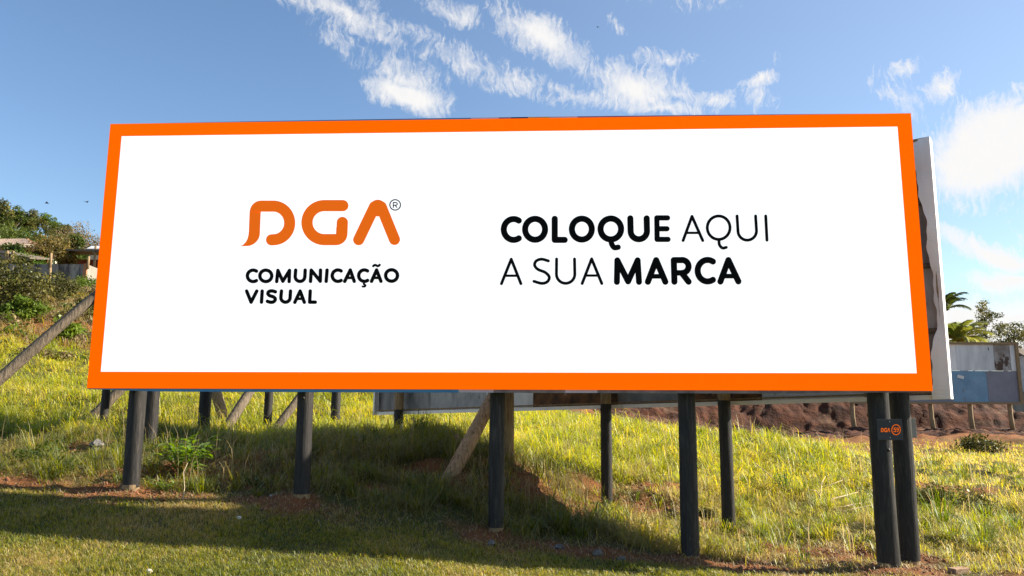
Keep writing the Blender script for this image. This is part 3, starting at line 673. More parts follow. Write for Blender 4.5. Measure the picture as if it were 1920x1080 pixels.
    k.curve(U(426, 499, 847, 937, 421, 496), w); k.lines([(534, 938), (577, 847), (611, 938)], w); k.lines([(555, 910), (597, 910)], 22); k.lines([(659, 847), (654, 937), (700, 937)], w)
    k.parts('letter', M['ink'], t)
    def K3(): return Ink(lambda x, y: on1(910+x/3.4286, 380+y/3.4286), n1, .0135)
    k = K3(); w = 40
    k.curve(Cc(182, 174, 63, 67, 58), w); k.curve(ell(320, 173, 64, 67, 0, 360, 40), w, False); k.lines([(446, 106), (446, 241), (510, 241)], w); k.curve(ell(620, 172, 64, 67, 0, 360, 40), w, False)
    k.curve(ell(806, 171, 66, 67, 0, 360, 40), w, False); k.curve(smooth([(808, 238), (811, 266), (828, 290), (853, 288)]), 35)
    k.curve(U(931, 1036, 103, 237, 933, 1038), w); k.lines([(1173, 238), (1103, 238), (1101, 100), (1170, 100)], 34); k.lines([(1103, 170), (1166, 170)], 34)
    k.parts('letter', M['ink'], t)
    k = K3(); w = 19.5
    k.lines([(1270, 245), (1327, 90), (1396, 245)], w); k.lines([(1292, 196), (1374, 196)], 16); k.curve(ell(1498, 163, 73, 75, 0, 360, 44), w, False); k.curve(smooth([(1500, 240), (1503, 272), (1522, 293), (1547, 289)]), w)
    k.curve(U(1616, 1735, 88, 243, 1622, 1741), w); k.lines([(1800, 88), (1808, 243)], w); k.parts('letter', M['ink'], t)
    k = K3()
    k.lines([(104, 522), (167, 365), (229, 522)], w); k.lines([(128, 471), (206, 471)], 16); k.curve(smooth([(405, 376), (362, 365), (328, 376), (317, 403), (338, 430), (385, 450), (411, 480), (398, 510), (362, 520), (313, 507)]), w)
    k.curve(U(458, 573, 364, 520, 457, 575), w); k.lines([(622, 521), (683, 363), (748, 521)], w); k.lines([(645, 470), (724, 470)], 16); k.parts('letter', M['ink'], t)
    k = K3(); w = 40
    k.lines([(845, 511), (848, 372), (917, 508), (978, 372), (987, 511)], w-1); k.lines([(1044, 510), (1097, 371), (1156, 510)], w); k.lines([(1065, 475), (1135, 475)], 30)
    k.lines([(1214, 510), (1210, 371), (1262, 371)], w); k.curve(ell(1262, 412, 43, 42, -90, 90, 14), w); k.lines([(1262, 453), (1215, 453)], w-4); k.lines([(1262, 455), (1305, 510)], w)
    k.curve(Cc(1427, 439, 64, 69, 58), w); k.lines([(1509, 509), (1560, 371), (1624, 508)], w); k.lines([(1532, 474), (1600, 474)], 30); k.parts('letter', M['ink'], t)
    return t
main_board()

# small number plates
def plate(px0, py0, px1, py1, depthoff, writing, label, tilt=0):
    c = C1-n1*depthoff
    def on(px, py): d = ray(px, py); return d*(c.dot(n1)/d.dot(n1))
    A = on(px0, py1); B = on(px1, py0); cx = (A+B)/2; w = (B-A).dot(ax1); h = B.z-A.z
    t = thing('number_plate', label, 'sign', cx)
    mb = MB(); mb.box((0, 0, 0), w, .006, h, TH1); o = mb.build('plate', M['plate'] if writing else M['plate_back'], t, bevel=.002)
    if writing:
        org = on(1600, 540)
        def to3(x, y): return on(1600+x/3.375, 540+y/3.375)-cx
        k = Ink(to3, n1, .0055)
        k.curve(ell(269, 897, 27, 32, 0, 360, 36), 4.5, False)
        k.lines([(266, 885), (257, 885), (256, 896)], 3.7); k.curve(smooth([(256, 896), (263, 894), (267, 902), (263, 909), (254, 908)]), 4.5)
        k.curve(ell(278, 890.5, 5.5, 6, 0, 360, 20), 3.7, False); k.curve(smooth([(283.5, 891), (283, 900), (279, 908), (274, 909)]), 4.5)
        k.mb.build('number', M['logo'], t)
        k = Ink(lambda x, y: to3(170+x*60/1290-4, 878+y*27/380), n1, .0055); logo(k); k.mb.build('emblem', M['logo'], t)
        for (sx, sy) in ((228, 845), (233, 946)):
            q = to3(sx, sy); mb = MB(); mb.tube([q+n1*.003, q+n1*.009], [.007, .005], 10); mb.build('screw', M['metal'], t)
    return t
plate(1646, 786, 1690.5, 825, .105, True, 'small dark number plate with orange emblem and circled number on the rightmost front post')
plate(1699, 784, 1716.5, 821, -.55+1.35, False, 'plain pale plate fixed behind the right hand pair of posts')

# ------------------------------------------------------------------ second billboard, seen from behind
P2R = Vector((4.83, 8.66, .18)); P2L = Vector((-2.36, 13.95, -.045)); a2 = (P2L-P2R); L2 = a2.length; a2.normalize()
n2 = Vector((a2.y, -a2.x, 0)).normalized()
if n2.y > 0: n2 = -n2                            # faces the camera side = its back
u2 = Vector((0, 0, 1))
def p2(s, z, d=0): return P2R+a2*s+u2*z+n2*d
def second_board():
    t = thing('billboard', 'weathered billboard seen from behind with patched metal sheets and torn white edge', 'billboard')
    segs = [(0, .9, 'zinc_dark'), (.9, 2.1, 'zinc_white'), (2.1, 3.2, 'rust'), (3.2, 4.15, 'zinc_dark'), (4.15, 5.6, 'rust'), (5.6, 6.5, 'zinc_white'), (6.5, 7.7, 'zinc'), (7.7, L2, 'zinc_dark')]
    rows = [(.0, .76), (.76, 1.5), (1.5, 2.24), (2.24, 2.98)]
    mm = {0: None, 1: ['zinc', 'zinc', 'zinc_dark', 'zinc', 'zinc', 'zinc_white', 'zinc_dark', 'zinc'], 2: ['zinc_dark', 'zinc', 'zinc_white', 'rust', 'zinc', 'zinc', 'rust', 'zinc'], 3: ['rust', 'zinc_dark', 'zinc', 'zinc', 'zinc_white', 'rust', 'zinc', 'zinc']}
    for r, (z0, z1) in enumerate(rows):
        for i, (a, b, m) in enumerate(segs):
            mb = MB(); nn = 8; mk = m if r == 0 else mm[r][i]; off = .004*((i+r) % 3)
            for q in range(nn):                  # slightly buckled sheet
                s0 = a+(b-a)*q/nn; s1 = a+(b-a)*(q+1)/nn
                o0 = off+.006*math.sin(s0*9+r); o1 = off+.006*math.sin(s1*9+r)
                mb.poly([p2(s0, z0, -.02+o0), p2(s1, z0, -.02+o1), p2(s1, z1-.004, -.02+o1), p2(s0, z1-.004, -.02+o0)])
            mb.build('metal_sheet', M[mk], t)
    mb = MB(); mb.poly([p2(.01, 0, -.05), p2(L2-.01, 0, -.05), p2(L2-.01, 2.98, -.05), p2(.01, 2.98, -.05)]); mb.build('front_skin', M['zinc_white'], t)
    for z in (.0, .74, 1.48, 2.22, 2.95):        # horizontal battens
        mb = MB(); mb.beam(p2(.02, z+.005, .02), p2(L2-.02, z+.005, .02), .045, .05); mb.build('batten', M['brace'] if z else M['flap'], t)
    mb = MB(); mb.beam(p2(.1, .055, .035), p2(L2-.05, .055, .035), .03, .02); mb.build('batten', M['raw'], t)
    # white vinyl folded round both ends, wavy free edge towards the middle
    def flap(s_edge, sgn, wid, seed):
        mb = MB(); n = 70; r_ = random.Random(seed); front = []; side = []
        for i in range(n+1):
            z = 2.98*i/n-.02; w = wid*(.74+.28*math.sin(z*2.1+seed)+.10*math.sin(z*5.3)+.08*math.sin(z*11+seed)+.035*math.sin(z*31))
            front.append((p2(s_edge-sgn*.006, z, .105), p2(s_edge+sgn*w, z, .088+.03*math.sin(z*4)+.006*math.sin(z*14))))
            side.append((p2(s_edge-sgn*.006, z, .105), p2(s_edge-sgn*.006, z, -.08)))
        for i in range(n):
            for q in (front, side): mb.poly([q[i][0], q[i+1][0], q[i+1][1], q[i][1]])
        mb.build('edge_flap', M['flap'], t, False)
    flap(0, 1, .165, 2); flap(L2, -1, .05, 5)
    mb = MB(); mb.beam(p2(.03, .02, .05), p2(.03, 2.93, .05), .06, .05); mb.build('end_batten', M['raw'], t)
    mb = MB(); mb.beam(p2(.03, 2.955, .06), p2(.5, 2.955, .06), .03, .03); mb.build('end_batten', M['raw'], t)
    for k, (px, py, rr, tp) in enumerate(((1706, 1050, .100, .30), (1368, 1005, .078, .10), (1137, 925, .074, .0), (746, 812, .074, -.03))):
        d = ray(px, py); c = P2R+n2*.165; s = c.dot(n2)/d.dot(n2); p = d*s
        z = gz(p.x, p.y); tz = {0: .19, 1: .145, 2: .05, 3: -.03}[k]
        ground_post(t, (p.x, p.y, z), (p.x, p.y, 2.9+tz), rr, paint_top=(.24, .17, .125, .04)[k], seed=k+20)
    # raking brace and bare timber prop behind the third front post
    a = onG(846, 890); b = at(948, 705, a.y+.9); b2 = a+(b-a)*1.75; pole(t, a, b2, .088, M['brace_red'], 3)
    a = at(951, 868, 11.1); pole(t, a-Vector((0, 0, .2)), (a.x, a.y, 2.6), .085, M['raw'], 4)
second_board()
def stub():
    a = at(866, 846, 11.2); b = at(851, 817, 11.2); g = gz(a.x, a.y)
    mb = MB(); mb.tube([Vector((a.x+.08, a.y, g-.3)), a, b], [.075, .07, .062], 10, wob=.1, seed=3); o = mb.build('timber_stub', M['brace_red'], None, True)
    tag(o, 'short broken timber stub sticking out of the bank beside the brown brace', 'stump')
stub()

# ------------------------------------------------------------------ third billboard (edge-on, hidden by the main one; its posts and braces show)
def third_board():
    t = thing('billboard', 'dark posts with raking timber braces showing below the left half of the white billboard', 'billboard')
    ps = []
    for k, (px, py, Y, r) in enumerate(((281, 815, 10.9, .09), (381, 815, 13.1, .09), (500, 815, 15.3, .074), (628, 815, 17.4, .10))):
        p = at(px, py, Y); g = gz(p.x, p.y); ps.append(Vector((p.x, p.y, g)))
        ground_post(t, (p.x, p.y, g), (p.x, p.y, 3.0), r, seed=k+40, footraw=False)
    A = ps[0]; B = ps[-1]; d = (B-A); d.z = 0; d.normalize(); nrm = Vector((d.y, -d.x, 0))
    if nrm.x < 0: nrm = -nrm
    c0 = A-d*.25+nrm*.14; c1 = A+d*2.75+nrm*.14; z0, z1 = 1.15, 3.1
    mid = (c0+c1)/2; Ln = (c1-c0).length; rz = math.atan2(d.y, d.x)
    mb = MB(); mb.box((mid.x, mid.y, (z0+z1)/2), Ln, .03, z1-z0, rz); mb.build('back_panel', M['zinc'], t)
    mb = MB(); mb.box((mid.x+nrm.x*.02, mid.y+nrm.y*.02, (z0+z1)/2), Ln-.1, .008, z1-z0-.1, rz); mb.build('face', M['pale'], t)
    for z in (z0+.1, (z0+z1)/2, z1-.1):
        mb = MB(); mq = (A+B)/2+nrm*.115; mb.box((mq.x, mq.y, z), (B-A).length+.5, .03, .09, rz); mb.build('rail', M['brace'], t)
    a = at(-60, 757, 9.9); b = at(176, 558, 10.6); b2 = b+(b-a)*.28; a.z = gz(a.x, a.y)-.1; pole(t, at(-40, 742, 9.9), b2, .072, M['brace'], 1)
    a = onG(163, 792); b = at(238, 718, a.y+.3); pole(t, a, b+(b-a)*1.1, .085, M['brace'], 2)
    a = at(196, 780, 12.5); ground_post(t, (a.x, a.y, gz(a.x, a.y)), (a.x, a.y, 1.2), .06, seed=71, footraw=False)
    a = onG(430, 800); b = at(403, 722, a.y+.1); pole(t, a-Vector((0, 0, .15)), b+(b-a)*1.3, .10, M['raw'], 5)
    a = onG(424, 805); b = at(475, 722, a.y+.5); pole(t, a, b+(b-a)*1.0, .085, M['brace'], 6)
    a = onG(510, 815); b = at(572, 728, a.y+.5); pole(t, a, b+(b-a)*1.0, .075, M['brace'], 7)
third_board()

# ------------------------------------------------------------------ far billboard on the right, earth bank, house
def far_board():
    Y = 42.0; t = thing('billboard', 'distant patchwork billboard in blue, slate and peeling white panels on thin timber posts', 'billboard')
    A = at(1600, 757, Y); B = at(1911, 750, Y); z0, z1 = .62, 3.72; x0, x1 = A.x, B.x
    def X(px): return (px-960)/F*Y*1.0
    fx = lambda px: at(px, 700, Y).x
    for (a, b, za, zb, m) in ((x0, fx(1783), z0, 2.28, 'panel_grey'), (fx(1783), fx(1849), z0, 2.28, 'panel_blue'), (fx(1849), x1, z0, 2.28, 'panel_grey'), (x0, fx(1795), 2.28, z1, 'panel_white'),
                              (fx(1795), fx(1866), 2.28, z1, 'panel_peel'), (fx(1866), fx(1897), 2.28, z1, 'panel_peelb'), (fx(1897), x1, 2.28, z1, 'panel_peel')):
        mb = MB(); mb.box(((a+b)/2, Y, (za+zb)/2), b-a-.012, .04, zb-za-.012); mb.build('panel', M[m], t)
    mb = MB()
    mb.box(((x0+x1)/2, Y-.03, z1+.03), x1-x0+.3, .16, .12); mb.build('top_rail', M['raw'], t)
    mb = MB(); mb.box(((x0+x1)/2, Y-.03, z0-.05), x1-x0+.3, .16, .12); mb.build('bottom_rail', M['raw'], t)
    for x in (x0-.08, x1+.08):
        mb = MB(); mb.box((x, Y-.035, (z0+z1)/2), .16, .16, z1-z0-.02); mb.build('side_rail', M['raw'], t)
    mb = MB(); mb.box((fx(1800), Y-.03, 1.95), .34, .012, .16, M=Matrix.Rotation(.25, 3, 'Y')); mb.build('paper_scrap', M['paper'], t)
    for px in (1600, 1674, 1748, 1822, 1897):
        x = at(px, 790, Y).x; mb = MB(); g = gz(x, Y+.1); mb.tube([(x+.12, Y+.13, g-.3), (x+.05, Y+.13, -.2), (x, Y+.13, z1-.1)], [.13, .12, .11], 10, wob=.06, seed=px); mb.build('post', M['raw'], t, True)
far_board()
def earth_bank():
    n, k = 260, 120; U_ = np.linspace(0, 1, n); V_ = np.linspace(0, 1, k); u, v = np.meshgrid(U_, V_)
    x = 4+33*u; y = 37+16*v; pv = np.clip((y-43.8)/9, 0, 1)
    hx = np.interp(x, [4, 9, 12, 24, 27, 29.5, 33, 37], [1.0, 2.3, 2.4, 2.7, 2.6, 1.4, .15, 0]); prof = np.clip(pv/.30, 0, 1)**.7
    z = ground_h(x, y)*(1-prof)-1.15*prof+.04+(fbm(x*2, y*2, 4, 44)-.5)*.3+hx*prof*(1+.5*(fbm(x*.35, y*.5, 3, 3)-.5))+(fbm(x*.8, y*1.5, 4, 8)-.5)*1.3*prof+(fbm(x*4, y*4, 3, 18)-.5)*.22
    z = np.where(v > .97, z-.5, z); z[0, :] -= .3
    i = np.arange(k-1)[:, None]*n; j = np.arange(n-1)[None, :]
    T = np.stack([i+j, i+j+1, i+n+j+1, i+n+j], -1).reshape(-1, 4)
    m = noisy('red_earth', (.026, .008, .004), (.095, .030, .011), 1.1, .95, (1, 1, 1.5), 1.0, c3=(.12, .07, .04), thr3=(.54, .66), sc3=.5, dist=.25)
    tag(np_mesh('earth_bank', np.stack([x, y, z], -1).reshape(-1, 3), T, m, smooth=True), kind='structure')
earth_bank()
def right_house():
    t = thing('house', 'grey block building with dark roof at the right edge behind the distant billboard', 'house', (0, 0, 0))
    a = at(1848, 790, 56); x0 = a.x; x1 = x0+16
    mb = MB(); mb.box(((x0+x1)/2, 60, -.1), x1-x0, 7, 3.4); mb.build('wall', M['wallw'], t)
    b = at(1914, 700, 54); X0 = b.x+1.9; mb = MB(); mb.box((X0+4.2, 57.2, 2.9), 8, 1.9, 2.6); mb.build('upper_wall', M['roofmetal'], t)
    mb = MB(); mb.poly([(X0-.3, 55.9, 4.15), (X0+8.5, 55.9, 4.15), (X0+8.5, 57.2, 4.75), (X0-.3, 57.2, 4.75)]); mb.poly([(X0-.3, 57.2, 4.75), (X0+8.5, 57.2, 4.75), (X0+8.5, 58.5, 4.15), (X0-.3, 58.5, 4.15)])
    o = mb.build('roof', M['shed'], t); sm = o.modifiers.new('thick', 'SOLIDIFY'); sm.thickness = .12
    mb = MB(); mb.box((X0+2.4, 56.2, 3.0), 1.3, .08, 1.1); w = mb.build('window', M['shed'], t)
    m2 = MB(); m2.box((X0+2.4, 56.15, 3.0), 1.1, .05, .9); m2.build('pane', M['plate'], w)
right_house()

# ------------------------------------------------------------------ right trees
def palm(px, py, Y, L_, seed, label, n=17, mat_=None, trunk_px=None):
    c = at(px, py, Y); g = gz(c.x, Y); t = thing('palm_tree', label, 'palm', (c.x, Y, g)); r_ = random.Random(seed); H = c.z-g
    V = []; T = []
    mb = MB(); mb.tube([(0, 0, -.3), (.1, 0, H*.5), (0, 0, H-.2)], [.16, .13, .11], 8, wob=.1, seed=seed); mb.build('trunk', M['trunk'], t, True)
    rb = MB()
    for i in range(n):
        az = i*2.4+r_.uniform(-.3, .3); el = r_.uniform(.35, 1.35) if i > n*.35 else r_.uniform(1.0, 1.45); l = L_*r_.uniform(.8, 1.15); P = []
        for q in range(13):
            s = q/12; e = el-1.5*s**1.6*r_.uniform(.95, 1.05)
            P.append(Vector((0, 0, H)) if not P else P[-1]+Vector((math.cos(az)*math.cos(e), math.sin(az)*math.cos(e), math.sin(e)))*l/12)
        rb.tube(P, [.03*(1-.7*q/12) for q in range(13)], 4)
        for q in range(1, 13):
            for sub in (0, .5):
                p = P[q-1].lerp(P[q], sub); d = (P[q]-P[q-1]).normalized(); side = d.cross(Vector((0, 0, 1))).normalized(); s = (q-1+sub)/12
                ll = l*.30*(math.sin(math.pi*min(1, s*.85+.12))**.6)
                for sg in (-1, 1):
                    tip = p+side*sg*ll*.8+d*ll*.55+Vector((0, 0, -ll*.32+r_.uniform(-.05, .05))); wv = d*.055*L_/2.2
                    k = len(V); V += [p-wv, p+wv, (p+tip)/2+wv*.8+Vector((0, 0, .04)), tip]; T.append((k, k+1, k+2, k+3))
    np_mesh('fronds', [tuple(v) for v in V], T, mat_, t); rb.build('frond_stem', M['twig'], t)
PL = leafy('palm_leaf', (.12, .15, .03), (.30, .30, .06), .35, .6)
palm(1797, 640, 50, 2.2, 3, 'bright feathery palm just right of the torn white board edge', 19, PL)
palm(1770, 583, 58, 2.1, 9, 'dark green palm crown partly hidden by the torn white board edge', 15, F1)
def gum(px, ptop, pbase, Y, seed, label, clumps, cr_):
    base = at(px, pbase, Y); g = gz(base.x, Y); t = thing('slender_tree', label, 'tree', (base.x, Y, g)); r_ = random.Random(seed)
    top = at(px, ptop, Y).z-g; lb = []; mb = MB(); mb.tube([(0, 0, -.5), (.15, 0, top*.5), (0, 0, top*.93)], [.16, .11, .04], 7)
    for (dx, py, rr) in clumps:
        c = at(px+dx, py, Y); q = Vector((c.x-base.x, r_.uniform(-.8, .8), c.z-g))
        for k in range(4): lb.append((q.x+r_.uniform(-1, 1)*rr, q.y+r_.uniform(-1, 1)*rr, q.z+r_.uniform(-.45, .45)*rr, rr*r_.uniform(.45, .75)))
        mb.tube([(0, 0, max(.5, q.z-1.6)), (q.x*.6, q.y*.6, q.z-.5), q], [.05, .035, .02], 5)
    V, T = leaves(int(330*len(clumps)), lb, .22, .7, seed, .2); np_mesh('crown', V, T, F2, t); mb.build('trunk', M['trunk'], t, True)
gum(1851, 573, 660, 85, 4, 'slender tree with separate leaf clumps above the distant billboard', [(-3, 577, 1.0), (-9, 586, 1.0), (12, 590, .9), (0, 605, 1.3), (14, 622, 1.5), (-14, 625, 1.2), (4, 636, 1.5), (-4, 596, .7)], 1)
gum(1893, 610, 665, 90, 6, 'low spreading tree left of the grey roof above the distant billboard', [(0, 613, 1.1), (12, 622, 1.5), (-6, 622, .8), (22, 630, 1.3), (2, 638, 1.6), (-18, 643, 1.2)], 1)
gum(1928, 612, 665, 88, 8, 'bushy dark tree at the right edge above the grey roof', [(0, 620, 1.5), (-8, 632, 1.6), (10, 628, 1.7), (0, 644, 1.7)], 1)
gum(1822, 636, 672, 70, 10, 'small dark leafy tree between the palm and the slender tree', [(0, 643, .9), (-12, 650, .9), (14, 648, .9), (30, 652, .9)], 1)

# ------------------------------------------------------------------ left hill: forest, houses, walls, bushes
protos = [tree('forest_tree', 'x', 'tree', (0, 0, 0), 11, 4.2, 4.2, 100+i, (F1, F2, F1, F3, F2)[i], k=16, n=2300, leaf=.55, lr=.32, squash=.85) for i in range(5)]
FT = [  # px, py of the crown top, distance, proto, scale, label
 (-18, 360, 150, 0, 1.1, 'dark round crown highest on the wooded hill at the left edge'), (3, 372, 150, 1, 1.0, 'olive tree crown at the top left of the wooded skyline'),
 (20, 388, 152, 0, .9, 'dark crown below the top of the wooded skyline at far left'), (30, 383, 160, 2, .75, 'flat open crown rising from the wooded skyline'), (46, 382, 158, 2, .8, 'spreading dark crown with sky behind on the wooded ridge'),
 (62, 392, 158, 1, .6, 'olive crown on the descending wooded ridge'), (90, 401, 165, 3, .62, 'pale airy crown standing alone on the ridge line'), (78, 412, 160, 1, .8, 'olive crown left of the dark ridge tree'), (108, 411, 165, 0, .72, 'dark ridge tree right of the pale airy crown'),
 (122, 420, 168, 1, .75, 'olive tree where the ridge starts to drop'), (135, 428, 172, 2, .6, 'small dark crown on the lower ridge'), (150, 431, 175, 0, .55, 'dark flat topped crown near the end of the ridge')]
G_FOR = 'trees on the wooded hill'
for i, (px, py, Y, pi, sc, lab) in enumerate(FT):
    c = copy_tree(protos[pi]); p = at(px, py, Y); c.location = (p.x, Y, p.z-11*sc); c.scale = (sc,)*3; c.rotation_euler.z = i*1.7
    tag(c, lab, 'tree', G_FOR)
def forest_mass():
    r_ = random.Random(5); lb = []
    for row, (py0, Y, k_) in enumerate(((400, 146, .34), (416, 138, .26), (432, 130, .16), (446, 120, .08))):
        for j in range(26):
            px = -60+j*11+r_.uniform(-4, 4); top = py0+max(0, px)*k_+r_.uniform(-5, 7)
            if px > 200: continue
            Yq = Y+r_.uniform(-4, 4); p = at(px, top, Yq); r = r_.uniform(1.6, 3.0)
            for q in range(5): lb.append((p.x+r_.uniform(-1, 1)*r*.8, p.y+r_.uniform(-1, 1)*r, p.z-r*1.1+r_.uniform(-.9, .5)*r, r*r_.uniform(.45, .8)))
            lb.append((p.x, p.y+1, p.z-r*2.6, r*1.3))
    V, T = leaves(60000, lb, .42, .9, 77, .5)
    tag(np_mesh('wooded_slope', V, T, F1), 'dense mixed green wood covering the slope below the ridge trees', 'wood', kind='stuff')
forest_mass()
for o in protos:
    for ch in list(o.children): bpy.data.objects.remove(ch)
    bpy.data.objects.remove(o)
bs = [('shrub', 'dry pale scrub thicket on the skyline above the carport', (128, 470, 100), 3.2, 3.4, F5), ('shrub', 'dry pale scrub running down behind the carport roof', (165, 473, 98), 3.0, 2.6, F5), ('shrub', 'dark green shrub beside the carport roof', (136, 474, 82), 1.6, 1.7, F1),
      ('shrub', 'large bronze leaved shrub above the stained wall', (92, 500, 67), 2.6, 2.3, F4), ('shrub', 'bronze shrub spreading over the wall towards the carport', (118, 500, 66), 1.6, 1.5, F4), ('shrub', 'bronze leaved shrub beside the tiled roof', (70, 500, 66), 1.4, 1.4, F4),
      ('shrub', 'dark green shrub in front of the tiled roof', (28, 478, 68), 1.6, .7, F1), ('shrub', 'layered green tree like shrub growing in front of the shed', (45, 530, 54), 1.9, 2.2, F6), ('shrub', 'green shrub hanging over the left end of the stained wall', (78, 525, 54), 1.5, 1.7, F6),
      ('shrub', 'dark tangle of shrub at the left edge below the shed', (6, 592, 50), 1.8, 2.3, F2), ('shrub', 'olive shrub in the middle of the slope below the stained wall', (46, 596, 48), 1.6, 1.9, F2), ('shrub', 'bright fern like shrub at the foot of the stained wall', (132, 543, 56), 1.1, 1.1, F3),
      ('shrub', 'low bright green shrub below the pale wall corner', (160, 548, 55), 1.3, 1.0, F3), ('shrub', 'yellow green leafy shrub low on the slope', (42, 602, 40), .8, .9, F3), ('shrub', 'small green shrub beside the long leaning pole', (128, 640, 36), .8, .7, F3),
      ('shrub', 'reddish dry shrub on the slope under the olive shrub', (75, 575, 46), 1.2, .8, F4), ('shrub', 'olive shrub near the billboard edge above the leaning pole', (165, 600, 42), .8, .9, F2), ('shrub', 'dark shrub between the slope and the wall', (98, 572, 52), 1.5, 1.5, F2)]
for i, (nm, lab, (px, py, Y), r, h, m_) in enumerate(bs):
    p = at(px, py, Y) if Y > 57 else onG(px, py)
    bush(nm, lab, 'shrub', (p.x, p.y, p.z), r*.92, h*1.15, 300+i, m_, n=1300, leaf=.24 if Y > 60 else .17, k=12, group='shrubs on the left hillside')

for i, (px, py, r, h, lab, m_) in enumerate(((1800, 962, .55, .30, 'dark tangled weed clump in the grass right of the posts', F2), (1735, 940, .35, .22, 'small dark weed clump just right of the rear right post', F2), (1835, 850, .9, .45, 'dark weed mound in front of the red earth at far right', F2), (1322, 972, .16, .11, 'dark weed clump at the foot of the slim right post', F2))):
    p = onG(px, py); bush('weed_clump', lab, 'weeds', (p.x, p.y, p.z), r, h, 500+i, m_, n=1500, leaf=.045 if p.y < 15 else .09, k=14, group='weed clumps in the sunny grass')
def scrub():
    for nm, m_, n, lab, seed in (('dry_scrub', F5, 46, 'dry pale scrub scattered over the slope below the walls', 5), ('green_scrub', F2, 50, 'low olive scrub scattered over the slope below the walls', 6), ('bright_scrub', F3, 26, 'low yellow green scrub scattered over the slope below the walls', 7)):
        r_ = random.Random(seed); lb = []
        for i in range(n):
            px = r_.uniform(-60, 200); py = r_.uniform(535, 680) if i % 3 else r_.uniform(530, 600)
            p = onG(px, py); r = r_.uniform(.18, .5)*p.y/40
            for q in range(4): lb.append((p.x+r_.uniform(-1.6, 1.6)*r, p.y+r_.uniform(-1, 1)*r, p.z+r*r_.uniform(.1, .8), r*r_.uniform(.5, .9)))
        V, T = leaves(n*150, lb, .13, .8, seed, .2); tag(np_mesh(nm, V, T, m_), lab, 'scrub', kind='stuff')
scrub()
def tiled_house():
    Y = 80; t = thing('house', 'house with pale clay tile roof below the wooded hill', 'house')
    a = at(-45, 449, Y); b = at(51, 447.5, Y); e = at(60, 457, Y-3.5); f = at(-45, 463, Y-3.5)
    mb = MB()
    n = 46
    for i in range(n):                           # corrugated tile courses
        for (s0, s1, zz) in ((i/n, (i+.5)/n, .05), ((i+.5)/n, (i+1)/n, 0)):
            A = a.lerp(b, s0); B = a.lerp(b, s1); C_ = f.lerp(e, s1); D_ = f.lerp(e, s0); u_ = Vector((0, 0, zz))
            mb.poly([D_+u_, C_+Vector((0, 0, .05-zz)), B+Vector((0, 0, .05-zz)), A+u_])
    back = Vector((0, 7, 0)); mb.poly([a, b, e+back, f+back])
    mb.build('roof', M['tile'], t)
    mb = MB(); mb.beam(f+Vector((0, 0, -.12)), e+Vector((0, 0, -.12)), .10, .26); mb.beam(e+Vector((.05, 0, -.12)), b+Vector((.05, 0, -.1)), .12, .24); mb.build('fascia', M['fascia'], t)
    mb = MB(); mb.box(((f.x+e.x)/2-.6, Y+.2, f.z-1.9), e.x-f.x-1.2, 6, 3.4); mb.build('wall', M['plaster'], t)
    a = at(30, 459, Y-4); b = at(62, 457.5, Y-4); mb = MB(); mb.poly([at(28, 464, Y-6.5), at(64, 463, Y-6.5), b, a]); o = mb.build('porch_roof', M['tile'], t); s = o.modifiers.new('thick', 'SOLIDIFY'); s.thickness = .12
tiled_house()
def shed():
    Y = 61; t = thing('shed', 'old lean-to shed of grey boards with thin sloping roof at the left edge', 'shed')
    A = at(-30, 467, Y); B = at(56, 482.5, Y); bk = Vector((0, 3.2, .5)); base = at(20, 496, Y).z
    mb = MB(); mb.poly([A, B, B+bk, A+bk]); o = mb.build('roof', M['shed'], t); s = o.modifiers.new('thick', 'SOLIDIFY'); s.thickness = .12
    x0 = at(-30, 480, Y).x; x1 = at(11, 480, Y).x; mb = MB(); mb.box(((x0+x1)/2, Y+.2, base+.5), x1-x0, .12, 1.35); mb.build('wall', M['wallw'], t)
    mb = MB(); x2 = at(54, 480, Y).x; mb.box(((x0+x2)/2, Y+2.6, base+.3), x2-x0, .12, 1.3); mb.build('back_wall', M['redwall'], t)
    for px in (14, 25): x = at(px, 480, Y).x; mb = MB(); mb.box((x, Y-.1, base+.45), .16, .16, 1.25); mb.build('post', M['raw'], t)
shed()
def hill_wall():
    t = thing('retaining_wall', 'black stained concrete retaining wall with a pale lit corner above the slope', 'wall')
    Y = 60; a = at(-40, 495, Y); b = at(162, 495, Y); c = at(188, 495.5, Y+2.3); zt = a.z; h = 2.2
    mb = MB(); d = (b-a); mb.box(((a.x+b.x)/2, Y, zt-h/2), d.x, .22, h); mb.build('stained_section', M['wallc'], t)
    mid = (b+c)/2; L_ = math.hypot(c.x-b.x, c.y-b.y); mb = MB(); mb.box((mid.x+.03, mid.y, zt-h/2-.01), L_, .2, h, math.atan2(c.y-b.y, c.x-b.x)); mb.build('pale_section', M['wallw'], t)
    mb = MB(); mb.box((b.x+.02, Y-.13, zt-h/2+.03), .28, .12, h); mb.build('pier', M['fascia'], t)
hill_wall()
for i, (px, py0, py1, Y, lab) in enumerate(((94.5, 475, 497, 59.4, 'leaning wooden fence post on top of the stained wall'), (93, 502, 528, 58.6, 'wooden fence post standing below the stained wall'), (165, 481, 497, 59.8, 'short wooden post at the pale wall corner'))):
    a = at(px, py1, Y); b = at(px+1.6, py0, Y); mb = MB(); mb.tube([a-Vector((0, 0, .3)), (a+b)/2, b], [.10, .095, .09], 8, wob=.08, seed=i); tag(mb.build('fence_post', M['raw'], None, True), lab, 'post', 'wooden posts by the hillside wall')
